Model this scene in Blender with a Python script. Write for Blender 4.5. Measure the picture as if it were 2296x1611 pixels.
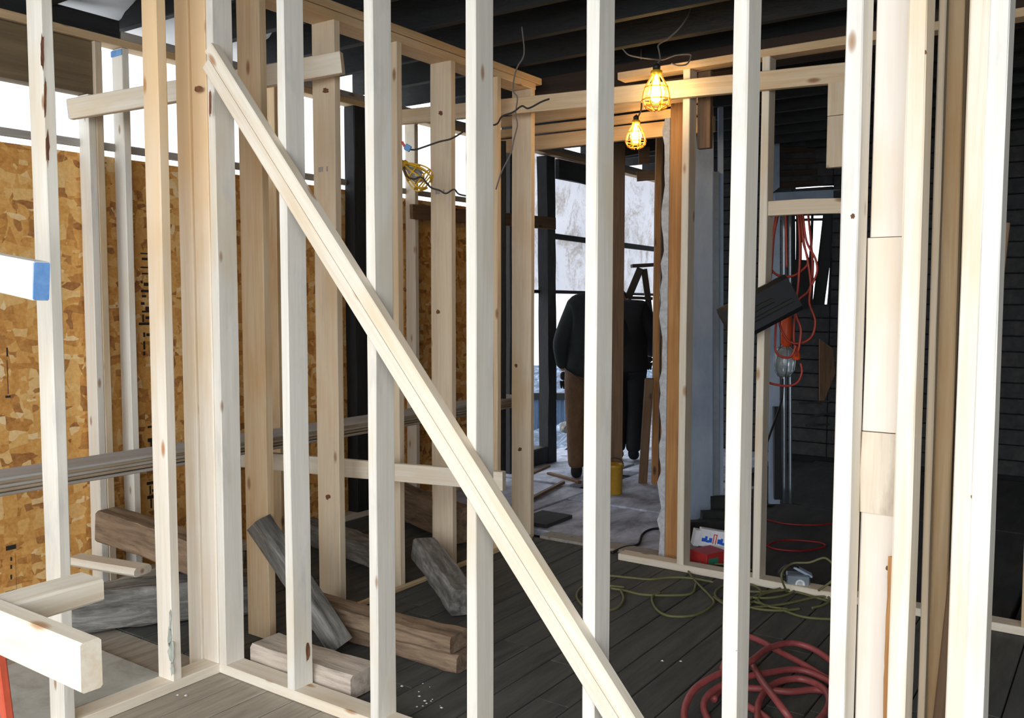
import bpy, bmesh, math, random
from mathutils import Vector, Matrix, Euler, noise
random.seed(7)
S = bpy.context.scene
for o in list(bpy.data.objects): bpy.data.objects.remove(o)
COL = S.collection

# ------------------------------------------------------------------ camera
F_PX, PITCH, YAW, CAMH = 1999.3, .0673, .6076, 1.4332
W_, H_ = 2296, 1611
cam_d = bpy.data.cameras.new('camera'); cam = bpy.data.objects.new('camera', cam_d); COL.objects.link(cam)
cam.location = (0, 0, CAMH); cam.rotation_euler = (math.pi/2-PITCH, -.0011, YAW)
cam_d.sensor_width = 36; cam_d.lens = 36*F_PX/W_; cam_d.clip_start = .02; cam_d.clip_end = 200
S.camera = cam
# ------------------------------------------------------------------ world, lights, exposure
S.view_settings.view_transform = 'Standard'; S.view_settings.look = 'None'
S.view_settings.exposure = 0.0; S.view_settings.gamma = 1.0; S.view_settings.use_curve_mapping = False
wd = bpy.data.worlds.new('overcast'); S.world = wd; wd.use_nodes = True
bg = wd.node_tree.nodes['Background']; bg.inputs[0].default_value = (.92, .96, 1.0, 1); bg.inputs[1].default_value = 2.3
def area(name, loc, target, sx, sy, power, col):
    l = bpy.data.lights.new(name, 'AREA'); l.shape = 'RECTANGLE'; l.size = sx; l.size_y = sy; l.energy = power; l.color = col
    o = bpy.data.objects.new(name, l); COL.objects.link(o); o.location = loc
    o.rotation_euler = (Vector(target)-Vector(loc)).to_track_quat('-Z', 'Y').to_euler(); return o
area('open_side_daylight', (1.2, -3.6, 2.5), (-1.8, 2.1, 1.3), 8.0, 3.8, 520, (.96, .98, 1.0))

# ------------------------------------------------------------------ helpers
_e = Euler((math.pi/2-PITCH, -.0011, YAW)).to_matrix()
CR, CU, CF = _e.col[0].copy(), _e.col[1].copy(), -_e.col[2]
O = Vector((0, 0, CAMH))
def ray(px, py): return CF + CR*((px-W_/2)/F_PX) - CU*((py-H_/2)/F_PX)
def at(px, py, d): return O + ray(px, py)*d
def on(ax, v, px, py):
    r = ray(px, py); i = 'xyz'.index(ax); return O + r*((v-O[i])/r[i])
RU = Vector((math.cos(YAW), math.sin(YAW), 0)); RW = Vector((-math.sin(YAW), math.cos(YAW), 0)); UZ = Vector((0, 0, 1))
WM = {}
def _place(o, M, parent):
    if parent is None: o.matrix_world = M
    else:
        o.parent = parent; o.matrix_parent_inverse = Matrix.Identity(4)
        o.matrix_local = WM[parent.name].inverted() @ M
    WM[o.name] = M
def thing(name, label, cat, loc=(0, 0, 0), group=None):
    o = bpy.data.objects.new(name, None); COL.objects.link(o); o.empty_display_size = .1
    _place(o, Matrix.Translation(Vector(loc)), None)
    o['label'] = label; o['category'] = cat
    if group: o['group'] = group
    return o
def struct(name):
    o = bpy.data.objects.new(name, None); COL.objects.link(o); o['kind'] = 'structure'; _place(o, Matrix.Identity(4), None); return o
def tag(o, label, cat, group=None):
    o['label'] = label; o['category'] = cat
    if group: o['group'] = group
    return o
def mk(name, verts, faces, mat, parent=None, M=None, smooth=False, label=None):
    me = bpy.data.meshes.new(name); me.from_pydata([tuple(v) for v in verts], [], faces); me.validate()
    me.materials.append(mat)
    if smooth:
        for p in me.polygons: p.use_smooth = True
    o = bpy.data.objects.new(name, me); COL.objects.link(o); _place(o, M or Matrix.Identity(4), parent)
    if label: o['label'] = label
    return o
def basis(z, x, loc):
    z = z.normalized(); y = z.cross(x).normalized(); x = y.cross(z).normalized()
    return Matrix(((x.x, y.x, z.x, loc[0]), (x.y, y.y, z.y, loc[1]), (x.z, y.z, z.z, loc[2]), (0, 0, 0, 1)))
def lum(name, p0, p1, w, t, wdir, mat, parent=None, rough=.0012, ch=.003, seed=None, taper=None, segs=None, label=None):
    """a length of timber from p0 to p1 (centre line); w wide along wdir, t thick across"""
    p0, p1 = Vector(p0), Vector(p1); L = (p1-p0).length
    r = random.Random(seed if seed is not None else random.random())
    n = segs or max(2, min(9, int(L/.3)+1)); V = []; Fc = []
    a, b = w/2, t/2
    ring = [(a-ch, -b), (a, -b+ch), (a, b-ch), (a-ch, b), (-a+ch, b), (-a, b-ch), (-a, -b+ch), (-a+ch, -b)]
    bow = r.uniform(-1, 1)*rough*1.5; bow2 = r.uniform(-1, 1)*rough*1.5
    for i in range(n+1):
        s = i/n; dx = bow*math.sin(math.pi*s); dy = bow2*math.sin(math.pi*s)
        for (x, y) in ring:
            V.append((x+dx+r.uniform(-rough, rough)*.6, y+dy+r.uniform(-rough, rough)*.6, L*s))
    for i in range(n):
        for k in range(8):
            q = (k+1) % 8; Fc.append((i*8+k, i*8+q, (i+1)*8+q, (i+1)*8+k))
    Fc.append(tuple(range(7, -1, -1))); Fc.append(tuple(n*8+k for k in range(8)))
    return mk(name, V, Fc, mat, parent, basis(p1-p0, Vector(wdir), p0), label=label)
def box(name, x0, x1, y0, y1, z0, z1, mat, parent=None, ch=.003, label=None):
    x0, x1 = sorted((x0, x1)); y0, y1 = sorted((y0, y1)); z0, z1 = sorted((z0, z1))
    M = Matrix.Translation(((x0+x1)/2, (y0+y1)/2, z0)); 
    return bevbox(name, x1-x0, y1-y0, z1-z0, mat, parent, M, ch, label)
def bevbox(name, sx, sy, sz, mat, parent, M, ch=.003, label=None):
    bm = bmesh.new(); bmesh.ops.create_cube(bm, size=1)
    for v in bm.verts: v.co = Vector((v.co.x*sx, v.co.y*sy, (v.co.z+.5)*sz))
    c = min(ch, sx*.4, sy*.4, sz*.4)
    if c > 0: bmesh.ops.bevel(bm, geom=bm.edges[:], offset=c, segments=1, affect='EDGES')
    me = bpy.data.meshes.new(name); bm.to_mesh(me); bm.free(); me.materials.append(mat)
    o = bpy.data.objects.new(name, me); COL.objects.link(o); _place(o, M, parent)
    if label: o['label'] = label
    return o
def crom(P, n=6, closed=False):
    P = [Vector(p) for p in P]; out = []
    N = len(P)
    for i in range(N if closed else N-1):
        if closed: a, b, c, d = P[i-1], P[i], P[(i+1) % N], P[(i+2) % N]
        else: a, b, c, d = P[max(i-1, 0)], P[i], P[i+1], P[min(i+2, N-1)]
        for k in range(n):
            t = k/n; out.append(.5*((2*b)+(c-a)*t+(2*a-5*b+4*c-d)*t*t+(3*b-a-3*c+d)*t**3))
    if not closed: out.append(P[-1])
    return out
def tube_geo(P, r, V, Fc, k=7, closed=False):
    base = len(V); N = len(P); rr = r if callable(r) else (lambda s: r)
    up = Vector((0, 0, 1))
    t0 = (P[1]-P[0]).normalized(); x = up.cross(t0)
    if x.length < .01: x = Vector((1, 0, 0)).cross(t0)
    x.normalize()
    for i in range(N):
        t = (P[min(i+1, N-1)]-P[max(i-1, 0)])
        if t.length < 1e-7: t = t0
        t = t.normalized(); x = (x-t*x.dot(t)).normalized(); y = t.cross(x)
        for j in range(k):
            a = 2*math.pi*j/k; V.append(P[i]+(x*math.cos(a)+y*math.sin(a))*rr(i/(N-1)))
    for i in range(N-1):
        for j in range(k):
            q = (j+1) % k; Fc.append((base+i*k+j, base+i*k+q, base+(i+1)*k+q, base+(i+1)*k+j))
    if not closed:
        Fc.append(tuple(base+j for j in range(k-1, -1, -1))); Fc.append(tuple(base+(N-1)*k+j for j in range(k)))
def tubes(name, paths, r, mat, parent=None, k=7, n=6, label=None):
    V = []; Fc = []
    org = Vector(paths[0][0])
    for p in paths: tube_geo([q-org for q in crom(p, n)], r, V, Fc, k)
    return mk(name, V, Fc, mat, parent, Matrix.Translation(org), smooth=True, label=label)
def lathe(name, prof, mat, parent, M, k=16, label=None):
    V = []; Fc = []
    for (r, z) in prof:
        for j in range(k): V.append((r*math.cos(2*math.pi*j/k), r*math.sin(2*math.pi*j/k), z))
    for i in range(len(prof)-1):
        for j in range(k):
            q = (j+1) % k; Fc.append((i*k+j, i*k+q, (i+1)*k+q, (i+1)*k+j))
    Fc.append(tuple(range(k-1, -1, -1))); Fc.append(tuple((len(prof)-1)*k+j for j in range(k)))
    return mk(name, V, Fc, mat, parent, M, smooth=True, label=label)
def sheet(name, fn, nu, nv, mat, parent=None, thick=.002, label=None):
    """thin curtain-like skin: fn(u,v)->(point, normal)"""
    V = []; Fc = []
    for side in (0, 1):
        for i in range(nu+1):
            for j in range(nv+1):
                p, nrm = fn(i/nu, j/nv); V.append(Vector(p)+Vector(nrm)*(thick*side))
    m = (nu+1)*(nv+1)
    for i in range(nu):
        for j in range(nv):
            a, b, c, d = i*(nv+1)+j, (i+1)*(nv+1)+j, (i+1)*(nv+1)+j+1, i*(nv+1)+j+1
            Fc.append((a, b, c, d)); Fc.append((m+d, m+c, m+b, m+a))
    return mk(name, V, Fc, mat, parent, smooth=True, label=label)
def plate_px(name, pts, d, thick, mat, parent=None, label=None):
    """upright panel with the given outline standing at distance d, with real thickness"""
    A = [at(x, y, d) for x, y in pts]; B = [p+RW*thick for p in A]; n = len(A)
    V = A+B; Fc = [tuple(range(n)), tuple(range(2*n-1, n-1, -1))]
    for i in range(n): q = (i+1) % n; Fc.append((i, n+i, n+q, q))
    return mk(name, V, Fc, mat, parent, label=label)

# ------------------------------------------------------------------ materials
def newmat(name):
    m = bpy.data.materials.new(name); m.use_nodes = True; nt = m.node_tree
    return m, nt, nt.nodes['Principled BSDF']
def N(nt, typ, **kw):
    n = nt.nodes.new(typ)
    for k, v in kw.items():
        if k in n.inputs.keys() if isinstance(k, str) else False: n.inputs[k].default_value = v
        else: setattr(n, k, v)
    return n
def ramp(nt, src, stops):
    r = nt.nodes.new('ShaderNodeValToRGB'); e = r.color_ramp.elements
    e[0].position, e[0].color = stops[0][0], (*stops[0][1], 1)
    e[1].position, e[1].color = stops[-1][0], (*stops[-1][1], 1)
    for p, c in stops[1:-1]: q = e.new(p); q.color = (*c, 1)
    nt.links.new(src, r.inputs[0]); return r.outputs[0]
def mixc(nt, fac, a, b, mode='MIX'):
    m = nt.nodes.new('ShaderNodeMix'); m.data_type = 'RGBA'; m.blend_type = mode
    for i, s in ((0, fac), (6, a), (7, b)):
        if hasattr(s, 'links'): nt.links.new(s, m.inputs[i])
        else: m.inputs[i].default_value = s if i == 0 else (*s, 1)
    return m.outputs[2]
def coords(nt, scale=(1, 1, 1), rnd=True, src='Object'):
    tc = nt.nodes.new('ShaderNodeTexCoord'); out = tc.outputs[src]
    if rnd:
        oi = nt.nodes.new('ShaderNodeObjectInfo'); mu = nt.nodes.new('ShaderNodeMath'); mu.operation = 'MULTIPLY'
        mu.inputs[1].default_value = 37; nt.links.new(oi.outputs['Random'], mu.inputs[0])
        ad = nt.nodes.new('ShaderNodeVectorMath'); ad.operation = 'ADD'
        nt.links.new(out, ad.inputs[0]); nt.links.new(mu.outputs[0], ad.inputs[1]); out = ad.outputs[0]
    mp = nt.nodes.new('ShaderNodeMapping'); mp.inputs['Scale'].default_value = scale; nt.links.new(out, mp.inputs[0])
    return mp.outputs[0]
def noise_(nt, vec, scale, detail=4, rough=.55, dist=0):
    n = nt.nodes.new('ShaderNodeTexNoise'); n.inputs['Scale'].default_value = scale; n.inputs['Detail'].default_value = detail
    n.inputs['Roughness'].default_value = rough; n.inputs['Distortion'].default_value = dist
    nt.links.new(vec, n.inputs['Vector']); return n.outputs[0]
def bump(nt, b, h, strength=.3, dist=.002):
    n = nt.nodes.new('ShaderNodeBump'); n.inputs['Strength'].default_value = strength; n.inputs['Distance'].default_value = dist
    nt.links.new(h, n.inputs['Height']); nt.links.new(n.outputs[0], b.inputs['Normal'])
def lumber(name, c1, c2, knot=(.20, .09, .03), stain=None, stain_amt=.5, var=.12, knotr=.13, rgh=.75, ztop=None):
    m, nt, b = newmat(name)
    v = coords(nt, (1, 1, .045)); g = noise_(nt, v, 55, 5, .6, .6)
    col = ramp(nt, g, [(.3, c2), (.62, c1)])
    v2 = coords(nt, (1, 1, .35)); lo = noise_(nt, v2, 6, 3, .5)
    warm = tuple(a*b_ for a, b_ in zip(c2, (1.0, .90, .74)))
    col = mixc(nt, ramp(nt, lo, [(.52, (0, 0, 0)), (.75, (.8, .8, .8))]), col, warm)
    if ztop:
        sp = nt.nodes.new('ShaderNodeSeparateXYZ'); nt.links.new(coords(nt, (1, 1, 1), False), sp.inputs[0])
        ad = nt.nodes.new('ShaderNodeMath'); ad.operation = 'ADD'; nt.links.new(sp.outputs[2], ad.inputs[0]); nt.links.new(lo, ad.inputs[1])
        dv_ = nt.nodes.new('ShaderNodeMath'); dv_.operation = 'DIVIDE'; dv_.inputs[1].default_value = 4; nt.links.new(ad.outputs[0], dv_.inputs[0])
        col = mixc(nt, ramp(nt, dv_.outputs[0], [(.38, (0, 0, 0)), (.68, (.85,)*3)]), col, ztop)
    if stain:
        st = noise_(nt, coords(nt, (1, 1, .3)), 9, 5, .65)
        col = mixc(nt, ramp(nt, st, [(.56, (0, 0, 0)), (.72, (stain_amt,)*3)]), col, stain)
    vo = nt.nodes.new('ShaderNodeTexVoronoi'); nt.links.new(coords(nt, (9, 9, 3.4)), vo.inputs['Vector']); vo.inputs['Scale'].default_value = 1
    kn = ramp(nt, vo.outputs['Distance'], [(0, (1, 1, 1)), (knotr*.55, (.75,)*3), (knotr, (0, 0, 0))])
    col = mixc(nt, kn, col, knot)
    oi = nt.nodes.new('ShaderNodeObjectInfo')
    tint = ramp(nt, oi.outputs['Random'], [(0, (1-var*1.2, 1-var*1.4, 1-var*1.7)), (.5, (1-var*.3,)*3), (1, (1, 1, 1))])
    col = mixc(nt, 1.0, col, tint, 'MULTIPLY')
    nt.links.new(col, b.inputs['Base Color']); b.inputs['Roughness'].default_value = rgh
    bump(nt, b, g, .18, .0015); return m
def rough_mat(name, c1, c2, scale=8, stretch=(1, 1, .12), rgh=.85, bstr=.6, c3=None, rnd=True):
    m, nt, b = newmat(name); v = coords(nt, stretch, rnd); g = noise_(nt, v, scale, 8, .7, .4)
    st = [(.3, c2), (.68, c1)] if c3 is None else [(.28, c2), (.5, c1), (.72, c3)]
    nt.links.new(ramp(nt, g, st), b.inputs['Base Color']); b.inputs['Roughness'].default_value = rgh
    bump(nt, b, g, bstr, .006); return m
def plain(name, c, rgh=.6, metal=0, spec=.5, emit=None, estr=0, trans=0, alpha=1):
    m, nt, b = newmat(name); b.inputs['Base Color'].default_value = (*c, 1); b.inputs['Roughness'].default_value = rgh
    b.inputs['Metallic'].default_value = metal; b.inputs['Transmission Weight'].default_value = trans
    if emit: b.inputs['Emission Color'].default_value = (*emit, 1); b.inputs['Emission Strength'].default_value = estr
    v = coords(nt, (1, 1, 1)); g = noise_(nt, v, 30, 4)
    col = ramp(nt, g, [(.3, tuple(x*.85 for x in c)), (.7, c)]); nt.links.new(col, b.inputs['Base Color'])
    return m
PALE = lumber('wood_pale', (.79, .765, .70), (.70, .67, .60), stain=(.55, .54, .52), stain_amt=.6, knot=(.35, .20, .11), knotr=.10, var=.06)
CREAM = lumber('wood_cream', (.80, .74, .63), (.71, .61, .47), knot=(.40, .20, .08), var=.08)
CREAMT = lumber('wood_cream_resinous', (.83, .78, .69), (.75, .66, .53), knot=(.45, .20, .06), var=.04, ztop=(.74, .50, .25))
WARM = lumber('wood_warm', (.76, .62, .43), (.66, .47, .27), knot=(.28, .12, .05), var=.12)
TAN = lumber('wood_tan', (.66, .50, .31), (.56, .38, .20), knot=(.18, .08, .04), stain=(.30, .25, .20), stain_amt=.3)
PINKY = lumber('wood_pinkish_white', (.80, .74, .67), (.76, .68, .60), knot=(.40, .22, .10), knotr=.08, var=.04)
BLOND = lumber('wood_blond', (.72, .61, .46), (.64, .51, .35), knot=(.25, .12, .06), stain=(.4, .34, .27), stain_amt=.3)
TANB = lumber('wood_dirty_block', (.74, .65, .53), (.62, .52, .40), knot=(.30, .18, .09), stain=(.35, .28, .22), stain_amt=.7)
ORANGE = lumber('wood_orange', (.50, .26, .09), (.34, .15, .05), knot=(.05, .025, .015), knotr=.16)
BROWN = lumber('wood_brown', (.20, .12, .065), (.12, .07, .04), knot=(.03, .02, .02))
PALEG = lumber('wood_silver_grey', (.46, .46, .47), (.38, .38, .38), knot=(.25, .22, .2), knotr=.05, stain=(.3, .29, .28))
GREYW = lumber('wood_weathered', (.40, .38, .35), (.30, .28, .25), knot=(.15, .1, .08), stain=(.2, .18, .15))
PLY = lumber('plywood_edge', (.42, .34, .24), (.22, .16, .10), knotr=.02)
HEADM = rough_mat('header_timber', (.22, .16, .085), (.09, .06, .035), 14, (1, 1, .05), bstr=.3)
OLD = rough_mat('old_timber', (.24, .165, .105), (.06, .04, .03), 26, (1, 1, .13), c3=(.38, .28, .19), bstr=1.0)
OLDL = rough_mat('old_timber_light', (.50, .43, .36), (.24, .19, .15), 26, (1, 1, .13), c3=(.66, .58, .50), bstr=.8)
OLDG = rough_mat('old_timber_grey', (.17, .165, .15), (.03, .028, .026), 26, (1, 1, .18), c3=(.38, .37, .36), bstr=1.0)
CHAR = rough_mat('charred_wood', (.010, .012, .014), (.003, .004, .005), 30, (1, 1, .3), rgh=.7, bstr=1.0, c3=(.014, .013, .013))
CHARB = rough_mat('scorched_beam', (.06, .032, .018), (.012, .010, .010), 10, (1, 1, .1), bstr=.6)
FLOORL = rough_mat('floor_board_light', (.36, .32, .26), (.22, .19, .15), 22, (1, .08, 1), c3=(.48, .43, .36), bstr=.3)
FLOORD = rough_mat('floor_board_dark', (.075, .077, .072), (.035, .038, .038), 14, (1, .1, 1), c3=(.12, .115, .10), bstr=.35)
FLOORB = rough_mat('floor_board_back', (.40, .44, .56), (.12, .12, .14), 5, (1, .5, 1), c3=(.78, .84, 1.0), bstr=.4)
FLOORR = rough_mat('floor_board_soot', (.030, .032, .034), (.012, .014, .016), 9, (1, .2, 1), c3=(.06, .055, .05), bstr=.4)
DECK = rough_mat('soot_ceiling', (.012, .014, .016), (.004, .005, .006), 6, (1, 1, 1), bstr=.5)
PANELG = rough_mat('grey_board', (.48, .49, .46), (.30, .29, .25), 5, (1, 1, 1), bstr=.15, c3=(.60, .61, .58))
BLUEG = rough_mat('blue_grey_drywall', (.30, .38, .50), (.20, .27, .38), 3, (1, 1, .4), bstr=.1, c3=(.40, .48, .58))
PLASTERM = rough_mat('torn_plaster', (.60, .63, .68), (.35, .35, .36), 30, (1, 1, 1), bstr=.8)
SNOW = rough_mat('snow', (.11, .15, .22), (.02, .03, .045), 7, (1, 1, 1), c3=(.42, .52, .70), bstr=.8, rnd=False)
FENCE = rough_mat('blue_corrugated', (.12, .20, .32), (.05, .09, .16), 12, (4, 4, .2), rgh=.5)
PIPE = plain('galvanised', (.30, .36, .42), .35, .7)
BLACKP = plain('black_plastic', (.008, .010, .014), .4)
BLACKR = plain('black_rubber', (.012, .012, .012), .6)
REDH = rough_mat('red_hose', (.36, .085, .085), (.25, .05, .05), 30, (1, 1, 1), rgh=.45, bstr=.1)
ORC = plain('orange_cord', (.34, .035, .02), .5)
ORB = plain('orange_plug_plastic', (.70, .09, .02), .4)
YCORD = plain('green_yellow_cord', (.15, .15, .06), .6)
WIREM = plain('grey_wire', (.16, .14, .13), .6)
REDM = plain('red_paint', (.62, .10, .05), .4)
BLUEP = rough_mat('blue_paint', (.09, .25, .58), (.22, .42, .75), 20, (1, 1, 1), bstr=.1)
YELP = plain('yellow_plastic', (.80, .48, .02), .35)
YELLIT = plain('yellow_plastic_lit', (.95, .55, .05), .35, trans=.55)
YELB = plain('yellow_bucket', (.42, .24, .02), .4)
BOXW = plain('white_carton', (.78, .82, .88), .6)
BOXR = plain('red_carton', (.42, .03, .03), .5)
INKB = plain('blue_ink', (.01, .12, .62), .5)
INKR = plain('red_ink', (.72, .08, .05), .5)
INKG = plain('green_label', (.03, .20, .12), .5)
INKK = plain('black_stencil_ink', (.02, .018, .015), .8)
INKP = plain('purple_mill_stamp', (.42, .36, .36), .8)
JACK = rough_mat('dark_green_jacket', (.012, .022, .026), (.006, .010, .014), 20, (1, 1, 1), bstr=.4)
TROU = rough_mat('brown_trousers', (.17, .095, .045), (.09, .05, .025), 16, (1, 1, .5), bstr=.4)
BLKC = rough_mat('black_clothes', (.010, .011, .014), (.005, .006, .008), 20, (1, 1, 1), bstr=.3)
SKIN = plain('skin', (.50, .30, .22), .5)
HAIR = rough_mat('brown_hair', (.05, .03, .02), (.02, .012, .01), 60, (1, 1, .3))
LADM = plain('dark_ladder_wood', (.045, .03, .022), .6)
SOCK = plain('black_socket', (.02, .015, .015), .5)
GLASSM = plain('clear_guard', (.55, .62, .66), .15, trans=.7)
DEBR = plain('plaster_crumb', (.75, .76, .74), .8)
FILA = plain('lit_bulb', (1, .85, .55), .3, emit=(1.0, .80, .42), estr=30)

def osb_mat():
    m, nt, b = newmat('osb_flakes')
    tc = nt.nodes.new('ShaderNodeTexCoord')
    base = tc.outputs['Object']
    nz = nt.nodes.new('ShaderNodeTexNoise'); nz.inputs['Scale'].default_value = 5.5; nz.inputs['Detail'].default_value = 2
    nt.links.new(base, nz.inputs['Vector'])
    def layer(rot, sc):
        mp = nt.nodes.new('ShaderNodeMapping'); mp.inputs['Rotation'].default_value = (rot, 0, 0); mp.inputs['Scale'].default_value = sc
        nt.links.new(base, mp.inputs[0])
        ad = nt.nodes.new('ShaderNodeVectorMath'); ad.operation = 'MULTIPLY_ADD'; ad.inputs[1].default_value = (1.1,)*3
        nt.links.new(nz.outputs[1], ad.inputs[0]); nt.links.new(mp.outputs[0], ad.inputs[2])
        vo = nt.nodes.new('ShaderNodeTexVoronoi'); vo.inputs['Scale'].default_value = 1; vo.distance = 'MANHATTAN'
        nt.links.new(ad.outputs[0], vo.inputs['Vector'])
        sp = nt.nodes.new('ShaderNodeSeparateColor'); nt.links.new(vo.outputs['Color'], sp.inputs[0]); return sp
    a = layer(.5, (8, 8, 24)); c = layer(-.8, (8, 22, 8)); d = layer(1.3, (7, 9, 22))
    st = [(0, (.30, .10, .014)), (.3, (.62, .27, .045)), (.6, (.76, .40, .10)), (.85, (.84, .54, .20)), (1, (.92, .72, .42))]
    c1 = ramp(nt, a.outputs[0], st); c2 = ramp(nt, c.outputs[0], st); c3 = ramp(nt, d.outputs[0], st)
    f = nt.nodes.new('ShaderNodeMath'); f.operation = 'GREATER_THAN'; f.inputs[1].default_value = .5; nt.links.new(a.outputs[1], f.inputs[0])
    f2 = nt.nodes.new('ShaderNodeMath'); f2.operation = 'GREATER_THAN'; f2.inputs[1].default_value = .6; nt.links.new(c.outputs[1], f2.inputs[0])
    col = mixc(nt, f.outputs[0], c1, c2); col = mixc(nt, f2.outputs[0], col, c3)
    fine = noise_(nt, base, 60, 3); col = mixc(nt, .25, col, ramp(nt, fine, [(.3, (.2, .09, .03)), (.7, (.75, .5, .22))]))
    nt.links.new(col, b.inputs['Base Color']); b.inputs['Roughness'].default_value = .8
    bump(nt, b, a.outputs[2], .2, .002); return m
OSB = osb_mat()
def plastic_mat(name, c, dirt, lo, hi, tr=.75):
    m, nt, b = newmat(name); out = nt.nodes['Material Output']
    g = noise_(nt, coords(nt, (1, 1, .8), False), 3.2, 8, .75, .8); g2 = noise_(nt, coords(nt, (1, 1, 1), False), 40, 3, .7)
    mm = nt.nodes.new('ShaderNodeMath'); mm.operation = 'MULTIPLY_ADD'; mm.inputs[1].default_value = .35
    nt.links.new(g2, mm.inputs[0]); nt.links.new(g, mm.inputs[2])
    col = ramp(nt, mm.outputs[0], [(lo, c), (hi, dirt)])
    t = nt.nodes.new('ShaderNodeBsdfTranslucent'); d = nt.nodes.new('ShaderNodeBsdfDiffuse'); mx = nt.nodes.new('ShaderNodeMixShader')
    mx.inputs[0].default_value = tr; nt.links.new(col, t.inputs[0]); nt.links.new(col, d.inputs[0])
    nt.links.new(d.outputs[0], mx.inputs[1]); nt.links.new(t.outputs[0], mx.inputs[2]); nt.links.new(mx.outputs[0], out.inputs[0]); return m
PLAST = plastic_mat('white_plastic_sheet', (1, 1, 1), (.93, .94, .96), .80, 1.1, .92)
PLASTD = plastic_mat('dirty_plastic_sheet', (.90, .90, .93), (.42, .35, .27), .66, .98)

# ================================================================== STRUCTURE
# ---- floor
fl = struct('floor')
box('subfloor', -4.4, 3.2, -5.0, 4.46, -.14, -.022, FLOORR, fl, 0)
rf = random.Random(3)
x = -4.36
while x < 1.6:
    w = .138
    cuts = [-1.2, rf.uniform(.4, 1.6), rf.uniform(2.25, 3.9), 4.43]
    for a, b in zip(cuts[:-1], cuts[1:]):
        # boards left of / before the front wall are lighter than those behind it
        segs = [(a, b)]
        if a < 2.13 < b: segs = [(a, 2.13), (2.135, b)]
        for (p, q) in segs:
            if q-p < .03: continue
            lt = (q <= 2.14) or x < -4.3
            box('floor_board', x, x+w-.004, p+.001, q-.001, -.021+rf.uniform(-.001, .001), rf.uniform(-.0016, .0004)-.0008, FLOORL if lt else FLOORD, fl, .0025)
    x += w+.0015
box('threshold_board', -2.88, -1.99, 4.435, 4.56, -.022, .012, GREYW, fl)
# back room floor: sheets with snow blown over them
box('back_subfloor', -4.6, 3.2, 4.47, 11.0, -.16, -.05, FLOORR, fl, 0)
for (x0, x1, y0, y1, z) in [(-4.5, -3.3, 4.6, 5.78, 0), (-3.28, -2.02, 4.6, 5.4, -.004), (-3.28, -2.3, 5.42, 6.6, .004), (-4.5, -3.5, 5.81, 6.9, .01), (-3.48, -2.6, 6.62, 8.4, 0), (-4.5, -3.5, 6.93, 9.8, -.006)]:
    box('floor_sheet', x0, x1, y0, y1, -.045, z, FLOORB if x0 < -3 else rough_mat('scuffed_sheet', (.20, .17, .15), (.08, .07, .065), 7, (1, 1, 1), c3=(.38, .36, .36)), fl, .004)
for (x0, x1, y0, y1) in [(-2.0, -.4, 4.47, 6.2), (-2.27, -.4, 6.23, 8.0), (-.38, 1.5, 4.47, 6.2), (-.38, 1.5, 6.23, 8.0)]:
    box('floor_sheet', x0, x1, y0, y1, -.045, -.004, FLOORR, fl, .004)
# ---- ceiling
ce = struct('ceiling')
box('roof_deck', -4.5, 3.3, -1.2, 9.9, 3.02, 3.10, DECK, ce, 0)
yy = .1
while yy < 9.6:
    if not (1.9 < yy < 2.0): lum('joist', (-4.25, yy, 2.885), (3.2, yy, 2.885), .24, .045, (0, 0, 1), CHAR, ce, rough=.004, segs=14)
    yy += .42
lum('girder', (-3.35, 4.66, 2.70), (1.5, 4.66, 2.74), .13, .10, (0, 0, 1), CHARB, ce, rough=.004)
# ---- dark enclosing walls added on the right and behind to keep sky light out
wr = struct('wall_right')
for i in range(24):
    box('siding_board', 2.6, 2.64, -1.2, 9.9, .02+i*.125, .02+i*.125+.118, DECK, wr, .006)
box('light_leak_backing', 2.66, 2.72, -1.2, 9.9, -.1, 3.0, DECK, wr, 0)  # unseen solid sheet added to stop light leaking between the boards
wb = struct('wall_back')
for i in range(24):
    z0, z1 = .02+i*.125, .138+i*.125
    box('siding_board', -3.62, -2.56, 8.1, 8.14, z0, z1, FLOORR, wb, .006)
    box('siding_board', -2.20, 3.0, 8.1, 8.14, z0, z1, FLOORR, wb, .006)
    if not (1.28 < z0 < 2.2 or 2.33 < z0 < 2.45): box('siding_board', -2.555, -2.205, 8.1, 8.14, z0, z1, FLOORR, wb, .006)
box('siding_board', -2.555, -2.205, 8.1, 8.14, 2.34, 2.425, FLOORR, wb, .006); box('siding_board', -2.555, -2.205, 8.1, 8.14, 2.445, 2.52, FLOORR, wb, .006)
for (x0, x1, z0, z1) in [(-3.62, -2.56, -.1, 3.0), (-2.2, 3.0, -.1, 3.0), (-2.56, -2.2, -.1, 1.30), (-2.56, -2.2, 2.2, 2.425), (-2.56, -2.2, 2.445, 3.0)]: box('light_leak_backing', x0, x1, 8.17, 8.2, z0, z1, DECK, wb, 0)  # solid sheets added behind the siding to block light leaks, openings left free
box('end_board', -3.66, -3.63, 8.1, 9.9, -.1, 3.0, DECK, wb, 0)

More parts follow.
